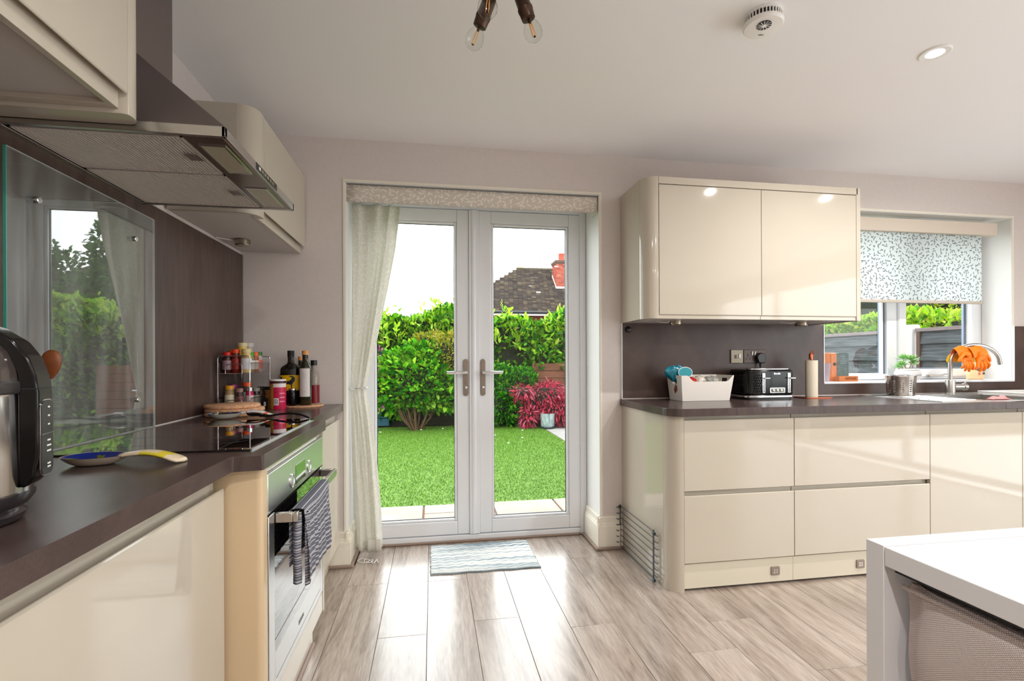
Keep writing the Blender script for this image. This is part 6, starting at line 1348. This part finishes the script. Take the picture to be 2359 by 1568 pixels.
# tree beyond, seen mirrored in the glass panel
M_treel = mat_leaf('tree_leaf', [srgb(50,100,50),srgb(90,140,80),srgb(70,120,60)], 0.5, 0.4)
def tree(x, y, h, r, n, lab):
    t = thing('tree', (x,y,GZ), lab, 'tree'); mb = MB(); mb.tube([(x,y,GZ),(x+0.1,y,h*0.35),(x-0.05,y,h*0.8)],[0.16,0.12,0.03],8)
    Ps=[];Ds=[]
    for k in range(16):
        a_=k*2.4; zz=h*(0.4+0.55*k/16); rr_=r*(0.85-0.45*k/16); c=(x+rr_*0.6*math.cos(a_),y+rr_*0.6*math.sin(a_),zz)
        mb.tube([(x,y,zz-0.4),c],[0.04,0.015],5); P,D=blob_points(c,(rr_*0.6,rr_*0.6,h*0.10),n//16); Ps.append(P);Ds.append(D)
    mb.build('trunk', M_twig, t); leaf_cloud('foliage', np.concatenate(Ps), np.concatenate(Ds), 0.17, M_treel, t, 0.5)
tree(6.6,15.5,5.3,1.5,4200,'tall grey-green tree beyond the hedge mirrored in the glass panel'); tree(9.9,17.5,4.8,1.3,2600,'shorter tree to the right of the tall grey-green one')
P_ = side_hedge('laurel_hedge', 'laurel hedge standing behind the side fence near the far corner', 5.0, 5.8, 9.4, 12.0, 0.8, 2.35, 4200, M_laurel_t, 0.13) 
# --- neighbouring house ---
M_tile = mat('roof_tile', srgb(60,50,44), 0.9, var=(3,0.25)); M_brick = mat('red_brick', srgb(176,92,72), 0.85, var=(20,0.25)); M_mort = mat('pale_mortar', srgb(200,180,164), 0.9)
hs_ = thing('house', (8,27,GZ), 'neighbouring brick bungalow with a brown tiled hip roof beyond the hedge', 'house')
RY0_, RY1_, RXa, RXb, EZ, RZ = 22.0, 28.0, 0.6, 16.0, 3.35, 5.88
MB().box(RXa+0.4,RXb-0.4,22.5,27.5,GZ,EZ+0.1).build('wall', M_brick, hs_)
ridge_x0, ridge_x1 = 4.35*25/25, 12.5
roofv = [(RXa,RY0_,EZ),(RXb,RY0_,EZ),(RXb,RY1_,EZ),(RXa,RY1_,EZ),(ridge_x0,25,RZ),(ridge_x1,25,RZ)]
MB().add(roofv, [(0,1,5,4),(1,2,5),(2,3,4,5),(3,0,4),(0,3,2,1)]).build('roof', M_tile, hs_, smooth=False)
rf = hs_.children[-1]
# tile courses: thin tilted strips of tiles on the front and left slopes
tl = MB(); rows = 30; 
for j in range(rows):
    t0 = j/rows; t1 = (j+1.15)/rows
    ya = RY0_+(25-RY0_)*t0; za = EZ+(RZ-EZ)*t0; yb = RY0_+(25-RY0_)*min(1,t1); zb_ = EZ+(RZ-EZ)*min(1,t1)
    xa = RXa+(ridge_x0-RXa)*t0; xb = RXb+(ridge_x1-RXb)*t0; xx = xa+(0.11 if j%2 else 0)
    while xx < min(xb, 9.0):
        x2 = xx+0.21; dz = 0.035+0.012*math.sin(xx*13+j*5)
        tl.add([(xx,ya-0.01,za+dz-0.03),(x2,ya-0.01,za+dz-0.03),(x2,ya-0.01,za+dz+0.012),(xx,ya-0.01,za+dz+0.012),(x2,yb,zb_+0.02),(xx,yb,zb_+0.02)],[(0,1,2,3),(3,2,4,5)]); xx += 0.222
tag(tl.build('tiles', mat_leaf('tile_random', [srgb(44,36,32),srgb(70,58,50),srgb(56,50,46),srgb(98,84,66)], 0.85, 0.0, 0.2), rf, smooth=False), kind='stuff')
rt_ = MB()
for k in range(20): rt_.cyl((ridge_x0+k*0.42,25,RZ+0.0),(ridge_x0+0.41+k*0.42,25,RZ+0.0),0.10,8)
rt_.build('ridge_tiles', mat('ridge_tile', srgb(92,84,68), 0.9, var=(1.2,0.3)), rf)
MB().box(RXa,RXb,RY0_-0.06,RY0_,EZ-0.16,EZ+0.02).build('fascia', M_white, hs_); MB().cyl((RXa,RY0_-0.12,EZ-0.02),(RXb,RY0_-0.12,EZ-0.02),0.06,8).build('gutter', M_seal, hs_)
MB().lathe([(0,0),(0.30,0),(0.30,0.02)],(4.55,24.98,RZ+0.05),12,sy=0.3).build('moss', mat('moss', srgb(140,140,30), 0.95), rf)
MB().box(5.0,5.22,23.2,23.22,4.42,4.47).build('pale_patch', M_white, rf)
cx0, cx1, cyy = 6.12, 6.95, 23.62
chm = MB().box(cx0,cx1,cyy,cyy+0.8,4.4,6.10).build('chimney', M_mort, hs_)
bk_ = MB(); z = 4.72; j = 0
while z < 6.0:
    xx = cx0-(0.11 if j%2 else 0)
    while xx < cx1:
        a_ = max(cx0-0.008,xx); b_ = min(cx1+0.008,xx+0.212)
        if b_-a_ > 0.02: bk_.box(a_,b_,cyy-0.012,cyy+0.01,z,z+0.066)
        xx += 0.225
    yy = cyy-(0.0 if j%2 else 0.11)
    while yy < cyy+0.8:
        a_ = max(cyy-0.012,yy); b_ = min(cyy+0.8,yy+0.212)
        if b_-a_ > 0.02: bk_.box(cx0-0.012,cx0+0.01,a_,b_,z,z+0.066)
        yy += 0.225
    z += 0.078; j += 1
tag(bk_.build('bricks', mat_leaf('brick_random', [srgb(150,64,52),srgb(190,92,74),srgb(168,76,60),srgb(206,120,96)], 0.85, 0.0, 0.2), chm, smooth=False), kind='stuff')
MB().box(cx0-0.07,cx1+0.07,cyy-0.07,cyy+0.87,6.02,6.12).box(cx0-0.04,cx1+0.04,cyy-0.04,cyy+0.84,5.95,6.02).build('oversailing_course', mat('dark_brick', srgb(110,84,74), 0.9), chm)
MB().lathe([(0.17,0),(0.15,0.12),(0.15,0.36),(0.17,0.40),(0.15,0.40)], (cx0+0.34,cyy+0.3,6.10), 16).build('chimney_pot', mat('terracotta', srgb(206,84,60), 0.8), chm)
MB().box(cx0-0.05,cx1,cyy-0.04,cyy-0.014,4.70,4.80).build('lead_flashing', M_white, chm)
MB().add([(cx0-0.03,cyy-0.03,4.70),(cx0-0.03,cyy-0.03,4.82),(cx0-0.03,cyy+0.8,5.52),(cx0-0.03,cyy+0.8,5.40),(cx0-0.015,cyy-0.03,4.70),(cx0-0.015,cyy-0.03,4.82),(cx0-0.015,cyy+0.8,5.52),(cx0-0.015,cyy+0.8,5.40)],[(0,1,2,3),(4,7,6,5),(1,5,6,2),(0,3,7,4)]).build('lead_flashing', M_white, chm)
MB().cyl((5.65,24.9,RZ),(5.62,24.9,6.30),0.012,6).cyl((5.55,24.9,6.30),(6.25,24.9,6.16),0.012,6).build('aerial', M_seal, hs_)
ar = MB()
for k in range(8): ar.cyl((5.62+k*0.08,24.78,6.287-k*0.016),(5.62+k*0.08,25.02,6.287-k*0.016),0.006,5)
ar.cyl((5.95,24.9,6.22),(5.92,24.9,6.0),0.01,5); ar.build('aerial_elements', M_seal, hs_.children[-1])
# second house, seen through the kitchen window
h2 = thing('brick_outbuilding', (15.5,14.5,GZ), 'small red brick building with a tiled roof seen over the side fence', 'building')
MB().box(14.0,18.6,14.0,17.0,GZ,2.42).build('wall', mat('pink_brick', srgb(198,120,104), 0.85, var=(30,0.2)), h2)
wl = h2.children[-1]; br_ = MB(); z = 1.2
j = 0
while z < 2.4:
    xx = 14.0+(0.11 if j%2 else 0)
    while xx < 18.3: br_.box(xx,xx+0.21,13.985,14.0,z,z+0.064); xx += 0.225
    z += 0.076; j += 1
tag(br_.build('bricks', mat_leaf('brick_random_2', [srgb(190,104,86),srgb(206,130,110),srgb(180,98,84)], 0.85, 0.0, 0.2), wl, smooth=False), kind='stuff')
MB().add([(13.0,13.6,2.40),(18.9,13.6,2.40),(18.9,17.4,2.40),(13.0,17.4,2.40),(13.0,15.5,3.6),(14.4,15.5,3.6)],[(0,1,5,4),(1,2,5),(2,3,4,5),(3,0,4),(0,3,2,1)]).build('roof', MATS['roof_tile'], h2, smooth=False)
rr3 = h2.children[-1]; tl = MB()
for j in range(14):
    t0 = j/14; t1=(j+1.1)/14; ya=13.6+1.9*t0; yb=13.6+1.9*min(1,t1); za=2.42+1.2*t0; zb_=2.42+1.2*min(1,t1); xx=13.0+(0.1 if j%2 else 0); xe=18.9-4.5*t0
    while xx < xe-0.2: tl.add([(xx,ya,za+0.02),(xx+0.19,ya,za+0.02),(xx+0.19,ya,za+0.05),(xx,ya,za+0.05),(xx+0.19,yb,zb_+0.02),(xx,yb,zb_+0.02)],[(0,1,2,3),(3,2,4,5)]); xx += 0.2
tag(tl.build('tiles', mat_leaf('tile_random_2', [srgb(90,84,92),srgb(120,110,116),srgb(100,96,100)], 0.85, 0.0, 0.2), rr3, smooth=False), kind='stuff')
MB().box(13.0,18.9,13.5,13.6,2.34,2.42).build('gutter', M_seal, h2)
